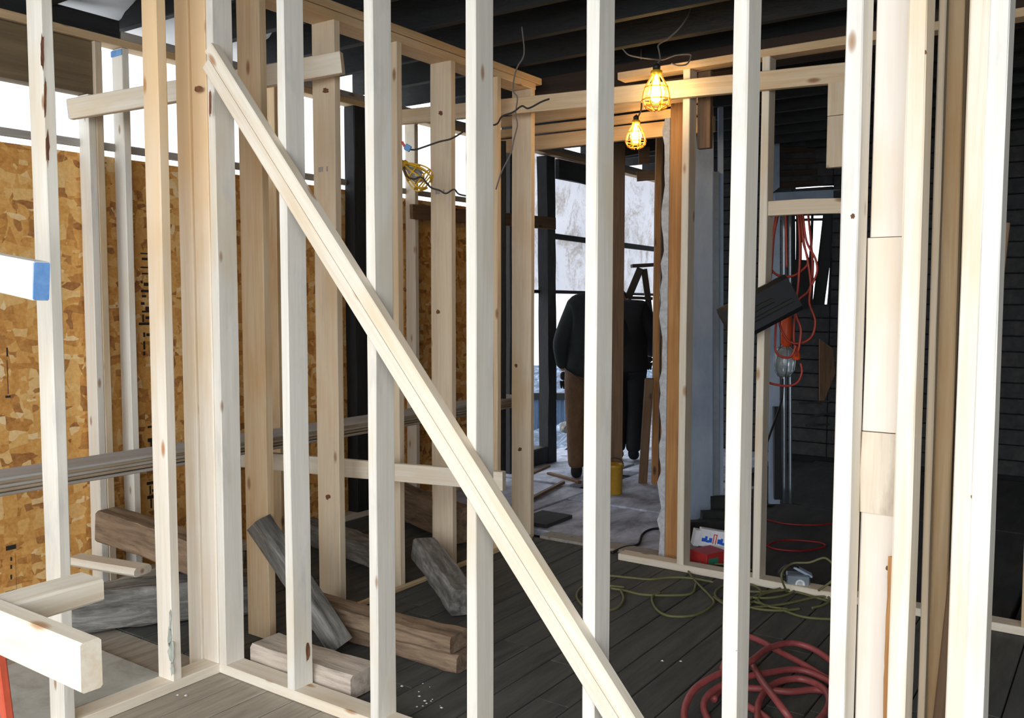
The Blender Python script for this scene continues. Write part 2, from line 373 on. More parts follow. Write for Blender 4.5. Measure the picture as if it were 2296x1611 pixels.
# ---- wall_left : sheathed outside wall (x = -4.2)
wl = struct('wall_left')
EX0, EX1 = -4.19, -4.10
yb = [-.9, .32, 1.54, 2.76, 3.98, 5.20, 5.62]
for a, b in zip(yb[:-1], yb[1:]):
    box('osb_panel', -4.212, -4.200, a+.002, b-.002, 0.0, 2.135, OSB, wl, .001)
ey = [-.3, .1, .5, .9, 1.3, 2.578, 3.11, 3.52, 3.92, 4.33, 4.74, 5.14, 5.55]
for i, y in enumerate(ey):
    top = 2.655
    o = lum('stud', (-4.145, y, .04), (-4.145, y, top), .089, .038, (1, 0, 0), PALE if y < 3 else (TAN if i % 2 else CREAM), wl)
for k, (y, x0, m) in enumerate([(2.397, -4.145, PALE), (2.4365, -4.143, BLOND)]):
    lum('stud', (x0, y, .04), (x0, y, 2.40 if k == 0 else 2.655), .089, .038, (1, 0, 0), m, wl)
box('blue_painted_tip', -4.191, -4.099, 2.5555, 2.5585, 2.62, 2.650, BLUEP, wl, .001, label='blue paint mark at the stud top')
lum('bottom_plate', (-4.145, -1, .019), (-4.145, 5.6, .019), .089, .038, (1, 0, 0), CREAM, wl)
lum('top_plate', (-4.145, -1, 2.676), (-4.145, 9.6, 2.676), .089, .038, (1, 0, 0), TAN, wl)
lum('top_plate', (-4.145, 2.56, 2.716), (-4.145, 9.6, 2.716), .089, .038, (1, 0, 0), GREYW, wl)
lum('header_beam', (-4.155, -1, 2.528), (-4.155, 2.414, 2.528), .25, .075, (0, 0, 1), HEADM, wl, rough=.002)
lum('header_beam', (-4.15, -1, 2.74), (-4.15, 2.55, 2.74), .085, .10, (0, 0, 1), CHAR, wl, rough=.002)
lum('sill_strip', (-4.19, -1, 2.182), (-4.19, 5.6, 2.182), .038, .02, (0, 0, 1), GREYW, wl, rough=.002)
lum('rail', (-4.08, 4.66, 2.03), (-4.08, 6.50, 2.075), .10, .03, (0, 0, 1), BROWN, wl)
for (y, z0, z1, w) in [(4.20, .0, 2.66, .11), (5.93, 0, 2.66, .10)]:
    lum('charred_stud', (-4.15, y, z0), (-4.15, y, z1), .09, w, (1, 0, 0), CHAR, wl, rough=.004)
lum('charred_post', (-4.15, 6.52, 0), (-4.15, 6.47, 2.64), .10, .13, (1, 0, 0), CHAR, wl, rough=.006, segs=12)
lum('charred_post', (-4.15, 9.5, -.04), (-4.15, 9.5, 2.64), .10, .14, (1, 0, 0), CHAR, wl, rough=.006)
for z, t, y0 in [(1.955, .05, 6.55), (1.47, .028, 5.95), (.82, .03, 7.9), (.45, .035, 7.9)]:
    lum('rail', (-4.20, y0, z+.03), (-4.20, 9.5, z), t, .03, (0, 0, 1), CHAR, wl, rough=.003)
box('sill_beam', -4.26, -4.10, 5.95, 6.45, .02, .16, CHAR, wl, .01)
# plastic: clean strip above the sheathing; dirty sheet on the burnt end
sheet('plastic_sheet', lambda u, v: ((-4.235+.008*math.sin(u*60+v*3), -1+6.7*u, 2.20+.46*v), (-1, 0, 0)), 90, 5, PLAST, wl)
rp = random.Random(5)
sheet('plastic_sheet', lambda u, v: ((-4.27-.05*noise.noise(Vector((u*6, v*3, 1)))-.02*math.sin(u*25+v*6), 5.98+3.6*u, 1.475+1.22*v), (-1, 0, 0)), 60, 18, PLASTD, wl, label='dirt-stained plastic sheet')
lum('plank', (-4.15, 6.65, 2.56), (-4.15, 7.3, 2.56), .17, .04, (0, 0, 1), CHAR, wl, rough=.004)
lum('plank', (-4.15, 7.3, 2.5), (-4.15, 7.4, 2.5), .36, .04, (0, 0, 1), CHAR, wl, rough=.004)
# plastic draped under the roof, top left
def drape(u, v):
    y = 1.75+1.9*u; zz = 2.775+.035*math.sin(u*math.pi)*v + .02*noise.noise(Vector((u*5, v*5, 0)))
    return ((-4.02-.25*(1-v)+.02, y, zz-.0+.19*v*u), (0, 0, 1))
sheet('roof_plastic', drape, 30, 8, PLAST, wl, label='grey-white plastic bulging under the roof')

# ================================================================== FRONT PARTITION (wall A)
YA = 2.095; XD = -2.820; ZT = 2.70
wa = thing('stud_wall', 'bright new stud wall nearest the camera, right of the corner post, carrying the diagonal brace', 'wall frame', (-1.6, YA+.044, 0))
lum('bottom_plate', (XD+.0005, YA+.0445, .019), (-1.0, YA+.0445, .019), .089, .038, (0, 1, 0), CREAM, wa)
lum('bottom_plate', (-.60, YA+.0445, .019), (.9, YA+.0445, .019), .089, .038, (0, 1, 0), CREAM, wa)
lum('top_plate', (XD-.089, YA+.0445, ZT-.019), (1.3, YA+.0445, ZT-.019), .089, .038, (0, 1, 0), CREAM, wa)
def Astud(x0, m=PALE, y0=YA, parent=None, z0=.0385, dx=0): 
    return lum('stud', (x0+.019, y0+.0445, z0), (x0+.019+dx, y0+.0445, ZT-.0385), .089, .038, (0, 1, 0), m, parent or wa, rough=.0018)
Astud(XD, PALE)
x3 = -2.437
for k in range(5): Astud(x3+.4064*k)
# post of two studs with spacer board between, and a doubled stud
Astud(-.551, PALE); Astud(-.423, CREAM)
lum('backing_board', (-.468, YA+.108, .0385), (-.468, YA+.108, .93), .086, .036, (1, 0, 0), PINKY, wa)
lum('backing_board', (-.468, YA+.106, 1.125), (-.468, YA+.106, 1.575), .089, .040, (1, 0, 0), PINKY, wa)
lum('backing_board', (-.468, YA+.104, .932), (-.468, YA+.104, 1.123), .089, .045, (1, 0, 0), TANB, wa, label='knotty dirty spacer block')
lum('backing_board', (-.466, YA+.110, 1.577), (-.466, YA+.110, ZT-.04), .084, .036, (1, 0, 0), PINKY, wa)
lum('bark_edge', (-.4325, YA+.068, .16), (-.4325, YA+.068, .84), .017, .006, (1, 0, 0), ORANGE, wa, rough=.003, segs=14, label='raw orange bark edge')
Astud(-.304, CREAM); Astud(-.265, PALE)
for (px, py, wz) in [(672, 1535, 0)]:
    box('blue_mark', -2.436, -2.400, YA+.002, YA+.0885, .0382, .041, BLUEP, wa, 0.0005, label='blue paint line at the stud foot')

# ---- side partition (wall D)
wdn = thing('stud_wall', 'bright new stud wall at far left, ending at the corner post', 'wall frame', (XD-.044, 1.3, 0))
lum('bottom_plate', (XD-.0445, -.2, .019), (XD-.0445, YA+.088, .019), .089, .038, (1, 0, 0), CREAM, wdn)
lum('top_plate', (XD-.0445, -.2, ZT-.019), (XD-.0445, YA-.001, ZT-.019), .089, .038, (1, 0, 0), CREAM, wdn)
for y, m in [(1.893, CREAMT), (1.490, PALE), (1.084, PALE), (.678, PALE)]:
    lum('stud', (XD-.0445, y+.019, .0385), (XD-.0445, y+.019, ZT-.0385), .089, .038, (1, 0, 0), m, wdn, rough=.0018)
lum('stud', (XD-.0452, YA+.010, .0385), (XD-.0452, YA+.010, ZT-.0385), .088, .030, (1, 0, 0), CREAMT, wdn)
lum('stud', (XD-.1305, YA+.016, .0005), (XD-.1305, YA+.016, ZT), .080, .060, (1, 0, 0), CREAMT, wdn)

# ---- diagonal brace (a doubled board nailed over the front studs)
br = thing('diagonal_brace', 'long pale wooden brace running diagonally down across the front studs', 'brace', (-.95, 2.04, .05))
pA0, pA1 = Vector((-2.765, 2.068, 2.35)), Vector((-.78, 2.068, -.02+.06))
dv = (pA1-pA0).normalized(); nv = Vector((0, 1, 0)).cross(dv).normalized()
if nv.x < 0: nv = -nv
top0 = on('y', 2.05, 470, 95); bot0 = on('y', 2.05, 1412, 1597); topL = on('y', 2.05, 450, 128); botL = on('y', 2.05, 1302, 1597)
ax = (bot0-top0).normalized(); nn = Vector((0, 1, 0)).cross(ax); nn = nn if nn.x > 0 else -nn
def along(p, z): return p+ax*((z-p.z)/ax.z)
wfull = (bot0-botL).dot(nn); wtop = (top0-topL).dot(nn)
cR = top0-nn*.023; cL = top0-nn*.072+ax*.03
lum('board', cR+Vector((0, .024, 0)), along(cR, .03)+Vector((0, .024, 0)), .046, .042, nn, CREAM, br, rough=.0006, seed=4, ch=.004)
lum('board', cL+Vector((0, .025, 0)), along(cL, .03)+Vector((0, .025, 0)), .044, .040, nn, CREAM, br, rough=.0006, seed=6, ch=.004)

# ---- wall B : 2x6 wall running away
XB = -2.92
wB = thing('stud_wall', 'tan wide-stud wall running away behind the diagonal brace, under a doubled top plate', 'wall frame', (XB-.07, 3.4, 0))
bys = [2.42, 2.83, 3.235, 3.648, 4.054, 4.396]
for y, m in zip(bys, [WARM, BLOND, BLOND, BLOND, WARM, BLOND]):
    lum('stud', (XB-.07, y+.019, .001), (XB-.07, y+.019, 2.654), .14, .038, (1, 0, 0), m, wB, rough=.0015)
lum('top_plate', (XB-.07, 2.30, 2.674), (XB-.07, 4.44, 2.674), .14, .038, (1, 0, 0), WARM, wB)
lum('top_plate', (XB-.07, 2.30, 2.713), (XB-.07, 4.50, 2.713), .145, .038, (1, 0, 0), TAN, wB)
lum('plate_strip', (XB+.015, 2.55, .012), (XB+.015, 4.38, .012), .022, .022, (1, 0, 0), TAN, wB)
for (y, pz) in [(2.83, 2.0), (3.648, 1.98)]:
    for dx, w_ in ((-.085, .012), (-.068, .010), (-.035, .008)):
        box('mill_stamp', XB+dx-.02, XB+dx-.02+w_, y-.0022, y-.0004, pz, pz+.022, INKP, wB, 0)

# ---- wall C : doorway partition beyond
YC = 4.29
wC = thing('stud_wall', 'stud partition with doorways beyond, crossed by a long tan rail near its top', 'wall frame', (-1.3, YC, 0))
lum('bottom_plate', (-2.27, YC+.0445, .019), (.6, YC+.0445, .019), .089, .038, (0, 1, 0), CREAM, wC)
lum('top_plate', (-2.30, YC+.0445, 2.618), (.6, YC+.0445, 2.618), .089, .038, (0, 1, 0), TAN, wC)
for x0, m in [(-1.925, CREAM), (-1.515, CREAM), (-1.115, BLOND), (-.34, BLOND), (.06, BLOND)]:
    lum('stud', (x0+.019, YC+.0445, .0385), (x0+.019, YC+.0445, 2.598), .089, .038, (0, 1, 0), m, wC)
lum('nailed_rail', (-3.95, YC-.021, 2.575), (-1.07, YC-.021, 2.462), .089, .038, (0, 0, 1), WARM, wC, rough=.0015)
lum('crossbar', (-1.475, YC+.03, 1.872), (-1.117, YC+.03, 1.868), .07, .04, (0, 0, 1), BLOND, wC, rough=.003, label='charred-edged crosspiece')
lum('block', (-1.145, YC-.021, 2.275), (-1.145, YC-.021, 2.455), .09, .036, (1, 0, 0), BLOND, wC)
lum('block', (-1.145, YC-.021, 2.04), (-1.145, YC-.021, 2.272), .09, .036, (1, 0, 0), BLOND, wC)
lum('stud', (-1.85, YC+.115, 2.21), (-1.85, YC+.115, 2.598), .07, .038, (1, 0, 0), BROWN, wC)

# old orange stud with torn plaster beside it
oj = thing('door_post', 'old orange-brown post with torn white plaster edge beside the doorway', 'post', (-2.0, 4.5, 0))
a0 = on('y', 4.5, 1513, 1242); a1 = on('y', 4.5, 1512, 236)
lum('post', (a0.x, 4.5, 0), (a0.x, 4.5, a1.z), .078, .09, (1, 0, 0), ORANGE, oj)
V = []; Fc = []; rr = random.Random(9)
n = 34
for i in range(n+1):
    z = .0+2.4*i/n; e = a0.x-.039-.022-rr.uniform(0, .03)
    for (xx, y) in ((a0.x-.0395, 4.45), (e, 4.45), (e, 4.50), (a0.x-.0395, 4.50)): V.append((xx, y, z))
for i in range(n):
    for k in range(4): q = (k+1) % 4; Fc.append((i*4+k, i*4+q, i*4+4+q, i*4+4+k))
Fc += [(3, 2, 1, 0), tuple(n*4+k for k in range(4))]
mk('plaster_edge', V, Fc, PLASTERM, oj, label='ragged white plaster edge')

# header boards of the far doorway, lit by the lamps
hd = thing('far_header', 'stepped timber header glowing orange above the far doorway', 'beam', (-2.6, 4.9, 2.5))
for (z, h, y, m) in [(2.595, .06, 4.86, WARM), (2.53, .05, 4.90, TAN), (2.45, .09, 4.94, TAN)]:
    lum('header_board', (-3.60, y, z), (-2.02, y, z-.01), h, .038, (0, 0, 1), m, hd, rough=.002)

lum('jack_post', (-3.56, 4.9, 0), (-3.56, 4.9, 2.40), .06, .06, (1, 0, 0), TAN, hd)
# far framing around the two people
def post_px(name, px0, px1, ytop, ybot, d, depth, mat, label, cat, gr=None):
    pb = at((px0+px1)/2, ybot, d); pt = at((px0+px1)/2, ytop, d); w = (px1-px0)/F_PX*d
    o = lum(name, pb+RW*depth/2, Vector((pb.x, pb.y, pt.z))+RW*depth/2, w, depth, RU, mat, rough=.002); tag(o, label, cat, gr); return o
def floor_d(px, py): return (on('z', 0, px, py)-O).dot(CF)
d1 = floor_d(1380, 1090)
post_px('post', 1369, 1395, 330, 1090, d1, .06, BROWN, 'brown post standing between the two workers', 'post')
d2 = floor_d(1470, 1088)
post_px('stud', 1463, 1475, 300, 1088, d2, .06, ORANGE, 'narrow orange stud standing right of the stepladder', 'stud')
post_px('stud', 1476, 1497, 300, 1086, d2+.1, .05, BROWN, 'dark brown stud behind the narrow orange one', 'stud')
post_px('stud', 1481, 1490, 758, 1090, d2-.04, .03, TAN, 'short tan stud leaning below the dark brown one', 'stud')
post_px('doorway_post', 1120, 1134, 325, 1070, 5.9, .06, CHAR, 'black charred stud left of the far doorway', 'stud')
bd = thing('stub_boards', 'short charred boards fixed high beside the narrow orange stud', 'board', at(1455, 390, d2+.05))
lum('board', at(1428, 396, d2+.05), at(1485, 392, d2+.05), .075, .03, (0, 0, 1), BROWN, bd)
lum('board', at(1432, 350, d2+.10), at(1456, 350, d2+.10), .13, .03, (0, 0, 1), BROWN, bd)
tag(lum('burnt_beam', at(1366, 330, 7.6), at(1500, 305, 7.6), .20, .08, (0, 0, 1), CHARB, None, rough=.004), 'scorched beam above the stepladder, against the roof', 'beam')

KNOT = rough_mat('dark_knot', (.22, .09, .035), (.08, .035, .02), 40, (1, 1, 1), bstr=.2)
BARK = rough_mat('bark_streak', (.16, .06, .03), (.05, .025, .02), 40, (1, 1, .2), bstr=.6, c3=(.35, .18, .08))
MOLD = rough_mat('green_stain', (.36, .39, .35), (.16, .21, .19), 60, (1, 1, .3), bstr=.1, c3=(.62, .62, .56))
def blotch(name, ax, val, cx, cy, rx, ry, mat, parent, seed=0, label=None):
    """flat irregular patch of knot, bark or stain lying on a timber face"""
    r = random.Random(seed); P = []; n = 16
    for i in range(n):
        a = 2*math.pi*i/n; k = 1+r.uniform(-.25, .25); P.append(on(ax, val, cx+rx*k*math.cos(a), cy+ry*k*math.sin(a)))
    V = P; mk(name, V, [tuple(range(n))] if ax == 'y' else [tuple(range(n))], mat, parent, label=label)
blotch('knot', 'y', 2.8285, 730, 203, 7, 6, KNOT, wB, 1); blotch('knot', 'y', 2.8285, 735, 1115, 5, 6, KNOT, wB, 2)
blotch('knot', 'y', 3.6465, 988, 254, 5, 5, KNOT, wB, 3); blotch('knot', 'y', 4.3945, 1166, 1008, 4, 5, KNOT, wB, 4)
blotch('knot', 'y', 4.3945, 1157, 820, 3, 4, KNOT, wB, 5); blotch('knot', 'y', 3.6465, 982, 700, 4, 5, KNOT, wB, 6)
blotch('bark_patch', 'y', YA-.0005, 1640, 1460, 14, 5, BARK, wa, 7); blotch('knot', 'y', YA-.0005, 2074, 117, 5, 5, KNOT, wa, 8)
blotch('knot', 'y', YA-.0005, 1912, 485, 5, 6, KNOT, wa, 9); blotch('knot', 'y', YA-.0005, 2235, 335, 6, 5, KNOT, wa, 10)
blotch('knot', 'y', YA-.0005, 2186, 1115, 9, 8, KNOT, wa, 11); blotch('knot', 'y', YA+.086, 1990, 1275, 4, 6, KNOT, wa, 12)
for k_, (cx, cy, rx, ry) in enumerate([(383, 1462, 7, 26), (380, 1430, 4, 22), (386, 1500, 4, 16), (381, 1390, 2.5, 24)]): blotch('stain', 'y', 1.8912, cx, cy, rx, ry, MOLD, wdn, 13+k_*7, 'grey-green stain near the stud foot')
blotch('bark_patch', 'x', XD+.0016, 95, 115, 4, 40, BARK, wdn, 14); blotch('bark_patch', 'x', XD+.0016, 107, 330, 4, 38, BARK, wdn, 15)
blotch('bark_patch', 'x', XD+.0016, 101, 220, 3, 45, KNOT, wdn, 16)
blotch('bark_patch', 'y', YA-.0205, 471, 230, 3, 30, BARK, wdn, 17); blotch('knot', 'y', YA-.0205, 444, 200, 9, 7, KNOT, wdn, 18)
blotch('bark_patch', 'x', -2.3988, 690, 1460, 5, 22, BARK, wa, 19)
# ================================================================== loose timber, left
cb = thing('crosswise_board', 'pale board nailed high across the studs, square end beyond the first wide stud', 'board', (-3.4, 2.80, 2.4))
p_l, p_r = on('x', -4.06, 158, 246), on('y', 2.79, 768, 141)
lum('board', p_l, p_r, .092, .036, (0, 0, 1), CREAM, cb, rough=.0015)
dq = (p_r-p_l).normalized(); lum('painted_end', p_l-dq*.003, p_l-dq*.0005, .088, .034, (0, 0, 1), BLUEP, cb, rough=0, segs=1, label='blue painted end')
lb = thing('low_rail', 'pale board fixed knee-high across the wide studs, ending right of the brace', 'board', (-3.1, 3.05, .6))
lum('board', (-3.95, 2.893, .612), (-2.245, 3.17, .632), .085, .034, (0, 0, 1), CREAM, lb)
gp = thing('plank', 'long grey weathered plank lying level behind the left studs', 'plank', (-3.45, 2.5, .74))
lum('face', (-3.49, 1.3, .766), (-3.45, 5.0, .772), .19, .012, (1, 0, 0), PALEG, gp, label='grey top veneer')
for i in range(4): lum('ply_layer', (-3.49+.002*(i % 2), 1.3, .754-.0145*i), (-3.45+.002*(i % 2), 5.0, .760-.0145*i), .188, .0125, (1, 0, 0), PLY if i % 2 == 0 else GREYW, gp)

# near sawhorse
sh = thing('sawhorse', 'sawhorse of thick pale boards on red metal legs at the bottom left corner', 'sawhorse', (-1.7, .6, 0))
eT = at(179, 1445, 1.52); zt = eT.z
lum('beam', (eT.x-1.05, eT.y+.019, zt-.0445), (eT.x, eT.y+.019, zt-.0445), .089, .038, (0, 0, 1), CREAM, sh, ch=.004)
e2 = at(232, 1298, 1.88)
lum('crosspiece', (e2.x-.045, eT.y+.042, zt-.028), (e2.x-.045, e2.y, zt-.026), .09, .047, (1, 0, 0), CREAM, sh, ch=.004)
bx = eT.x-.40
for s_ in (-1, 1):
    lum('leg', (bx-.16, eT.y+.019+s_*.16, 0), (bx+.0, eT.y+.019+s_*.03, zt-.09), .024, .018, (1, 0, 0), REDM, sh)
    lum('leg', (bx-.50, eT.y+.019+s_*.16, 0), (bx-.58, eT.y+.019+s_*.03, zt-.09), .024, .018, (1, 0, 0), REDM, sh)
box('bracket', bx-.05, bx-.02, eT.y+.039, eT.y+.052, zt-.09, zt+.010, REDM, sh, .002)
# blue-tipped board
bt = thing('blue_tipped_board', 'pale board poking in from the left edge with a blue painted end', 'board', (-2.3, 1.0, 1.5))
q1 = at(92, 631, 1.90); q0 = q1+Vector((-.95, 0, .115))
bo = lum('board', q0, q1, .083, .036, (0, 0, 1), PALE, bt)
dd = (q1-q0).normalized()
lum('painted_end', q1+dd*.0004, q1+dd*.003, .080, .034, (0, 0, 1), BLUEP, bt, rough=0, segs=1, label='blue painted end')

# heavy old timbers behind the left studs and the corner
def timber(name, p0, p1, w, t, wdir, mat, label, **k):
    o = lum(name, p0, p1, w, t, wdir, mat, rough=k.get('rough', .006), ch=.012, segs=k.get('segs', 12)); tag(o, label, 'timber', k.get('group')); return o
timber('old_timber', (-3.98, 2.34, .36), (-3.18, 2.44, .25), .15, .13, (0, 0, 1), OLD, 'brown weathered timber lying on top of the heap left of the corner post')
timber('old_timber', (-3.72, 1.95, .095), (-3.30, 2.62, .085), .17, .17, (0, 0, 1), OLDG, 'dark split timber on the floor behind the left studs')
timber('offcut', (-4.02, 2.20, .215), (-3.60, 2.28, .215), .10, .04, (0, 1, 0), CREAM, 'short pale offcut under the brown weathered timber', rough=.001)
t1a, t1b = on('y', 2.40, 580, 1172), on('y', 2.50, 765, 1450)
timber('old_timber', t1b, t1a, .085, .095, (0, 1, 0), OLDG, 'grey painted timber leaning with its end up beside the corner post', rough=.002)
timber('old_timber', (-2.765, 2.272, .048), (-2.235, 2.285, .048), .155, .09, (0, 1, 0), OLDL, 'short pale worn timber lying just behind the front plate', rough=.003)
timber('old_timber', (-2.86, 2.655, .038), (-2.06, 2.665, .038), .14, .073, (0, 1, 0), OLD, 'lower of two brown timbers stacked behind the third front stud')
timber('old_timber', (-2.86, 2.62, .112), (-2.085, 2.645, .112), .125, .07, (0, 1, 0), OLD, 'upper of two brown timbers stacked behind the third front stud, square-cut end')
timber('old_timber', (-2.93, 3.42, .16), (-2.42, 3.10, .07), .12, .12, (0, 1, 0), OLDG, 'dark blue-grey timber lying near the foot of the fourth front stud')
timber('old_timber', (-3.9, 3.5, .10), (-3.15, 3.35, .10), .14, .12, (0, 1, 0), OLDG, 'dark timber lying behind the wide-stud wall, nearer piece')
timber('old_timber', (-3.9, 4.3, .13), (-3.12, 4.0, .13), .14, .20, (0, 1, 0), OLD, 'dark timber lying behind the wide-stud wall, farther piece')
tag(box('grey_panel', -3.50, -2.94, 1.10, 1.93, .001, .024, PANELG, None, .002), 'flat grey board lying on the floor between left studs and heap', 'board')
tag(box('grey_panel', -4.05, -3.62, 1.0, 1.9, .001, .022, PANELG, None, .002), 'flat grey board farthest left on the floor under the sawhorse', 'board')

# ================================================================== stored lumber right of the front wall
def lean(px0t, px1t, px0b, px1b, y, mat, label, ytop=-60, ybot=1700, t=.038):
    a = on('y', y, (px0t+px1t)/2, ytop); b = on('y', y, (px0b+px1b)/2, ybot)
    w0 = abs(on('y', y, px1b, 1500).x-on('y', y, px0b, 1500).x)
    f = (b.z-.001)/(a.z-b.z); b2 = b-(a-b)*f*1.0 if b.z > 0 else b
    o = lum('stored_board', b2, a, max(w0, .015), t, (1, 0, 0), mat); tag(o, label, 'board'); return o
lean(2111, 2127, 2056, 2072, 2.30, BLOND, 'thin pale board standing just right of the spacer post')
lean(2130, 2168, 2078, 2116, 2.40, TAN, 'tan knotty board standing behind the gap left of the doubled stud')
lean(2168, 2186, 2130, 2146, 2.50, BROWN, 'narrow brown board standing against the doubled stud')
lean(2216, 2262, 2083, 2130, 2.346, BROWN, 'dark brown board leaning to the right behind the doubled stud', ytop=500, t=.02)

# ================================================================== lamps
def cage_lamp(c, s, label, lit, tilt=None, dcord=None):
    t = thing('caged_work_lamp', label, 'lamp', c, 'caged bulbs strung on temporary wiring' if lit else None)
    R = (tilt or Matrix.Identity(4)); M = Matrix.Translation(c) @ R
    def prof(z):   # z from 0 (neck) down to -1
        u = -z; return .30+.75*math.sin(min(u/.72, 1)*math.pi/2) if u < .72 else 1.05*math.sqrt(max(0, 1-((u-.72)/.30)**2))
    V = []; Fc = []
    for k in range(8):
        a = 2*math.pi*k/8; P = [Vector((prof(-i/11)*s*.45*math.cos(a), prof(-i/11)*s*.45*math.sin(a), -i/11*s*1.15)) for i in range(12)]
        tube_geo(P, s*.030, V, Fc, 6)
    for z in (-.36, -.72, -.90):
        rr = prof(z)*s*.45; P = [Vector((rr*math.cos(2*math.pi*i/20), rr*math.sin(2*math.pi*i/20), z*s*1.15)) for i in range(21)]
        tube_geo(P, s*.028, V, Fc, 6)
    mk('guard', V, Fc, YELLIT if lit else YELP, t, M, smooth=True)
    lathe('collar', [(s*.15, -.02*s), (s*.19, .0), (s*.19, .12*s), (s*.13, .16*s)], YELP, t, M)
    lathe('socket', [(s*.12, .16*s), (s*.13, .30*s), (s*.06, .36*s)], SOCK, t, M)
    bulbp = [(s*.09, -.02*s), (s*.10, -.15*s), (s*.20, -.38*s), (s*.26, -.58*s), (s*.22, -.76*s), (s*.10, -.86*s), (s*.01, -.885*s)]
    lathe('bulb', bulbp, FILA if lit else GLASSM, t, M)
    if lit:
        l = bpy.data.lights.new('lamp_glow', 'POINT'); l.energy = lit; l.color = (1, .55, .18); l.shadow_soft_size = s*.32
        lo = bpy.data.objects.new('lamp_glow', l); COL.objects.link(lo); _place(lo, Matrix.Translation(Vector(c)+Vector((0, 0, -.5*s))), t)
    return t
c1 = at(1472, 168, 4.42); L1 = cage_lamp(c1, .150, 'lit yellow caged bulb, upper of the two glowing near the doorway', 12)
c2 = at(1426, 277, 5.08); L2 = cage_lamp(c2, .124, 'lit yellow caged bulb, lower and farther of the two glowing lamps', 30)
rt = Euler((.0, -.9, YAW)).to_matrix().to_4x4()
c3 = at(908, 372, 4.35); L3 = cage_lamp(c3, .13, 'unlit yellow caged bulb hanging tilted among the wide studs', 0, rt)
def wire(label, pts, r=.004, mat=None, name='wire', cat='wire', n=6):
    o = tubes(name, [pts], r, mat or WIREM, k=6, n=n); tag(o, label, cat); return o
d = 4.42
wire('grey wire looping up from the upper lit lamp to the ceiling', [c1+Vector((0, 0, .05)), at(1480, 133, d), at(1478, 115, d), at(1477, 100, d), at(1500, 85, d), at(1530, 55, d), at(1550, 15, d), at(1562, -60, d)], .0045)
wire('thin wire trailing left from above the upper lit lamp', [at(1395, 108, d), at(1408, 122, d), at(1430, 128, d), at(1458, 132, d), at(1485, 134, d), at(1515, 124, d), at(1545, 122, d), at(1549, 128, d), at(1540, 144, d), at(1520, 147, d), at(1505, 142, d)], .004)
wire('short cord holding the lower lit lamp', [c2+Vector((0, 0, .05)), at(1430, 262, 5.08), at(1438, 243, 5.08), at(1438, 200, 5.08), at(1438, 110, 5.08)], .005)
d = 4.28
wire('dark wire running right from the unlit lamp across the wide studs', [at(912, 334, d), at(930, 336, d), at(950, 330, d), at(985, 318, d), at(1010, 312, d), at(1032, 300, d), at(1060, 282, d), at(1110, 280, d), at(1125, 262, d), at(1150, 252, d), at(1170, 238, d), at(1185, 243, d), at(1215, 228, d), at(1232, 222, d)], .0045, SOCK)
wire('dark wire sagging right below the unlit lamp', [at(906, 375, d), at(912, 395, d), at(928, 402, d), at(945, 398, d), at(965, 420, d), at(985, 427, d), at(1000, 434, d), at(1018, 425, d), at(1030, 436, d), at(1060, 440, d), at(1095, 432, d)], .0045, SOCK)
wire('grey wire hanging down from the ceiling past the end of the wide-stud wall', [at(1170, 60, d), at(1175, 120, d), at(1160, 150, d), at(1152, 180, d), at(1151, 205, d), at(1160, 220, d), at(1156, 255, d), at(1160, 280, d), at(1153, 310, d), at(1145, 345, d), at(1125, 385, d), at(1112, 425, d)], .0035)
jb = thing('clamp', 'small blue and red clip at the end of the dark wire', 'clip', at(910, 333, d))
bevbox('body', .03, .02, .03, BLUEP, jb, Matrix.Translation(at(911, 338, d)) @ Euler((0, .5, YAW)).to_matrix().to_4x4())
bevbox('tip', .012, .012, .03, INKR, jb, Matrix.Translation(at(908, 330, d)) @ Euler((0, -.5, YAW)).to_matrix().to_4x4())

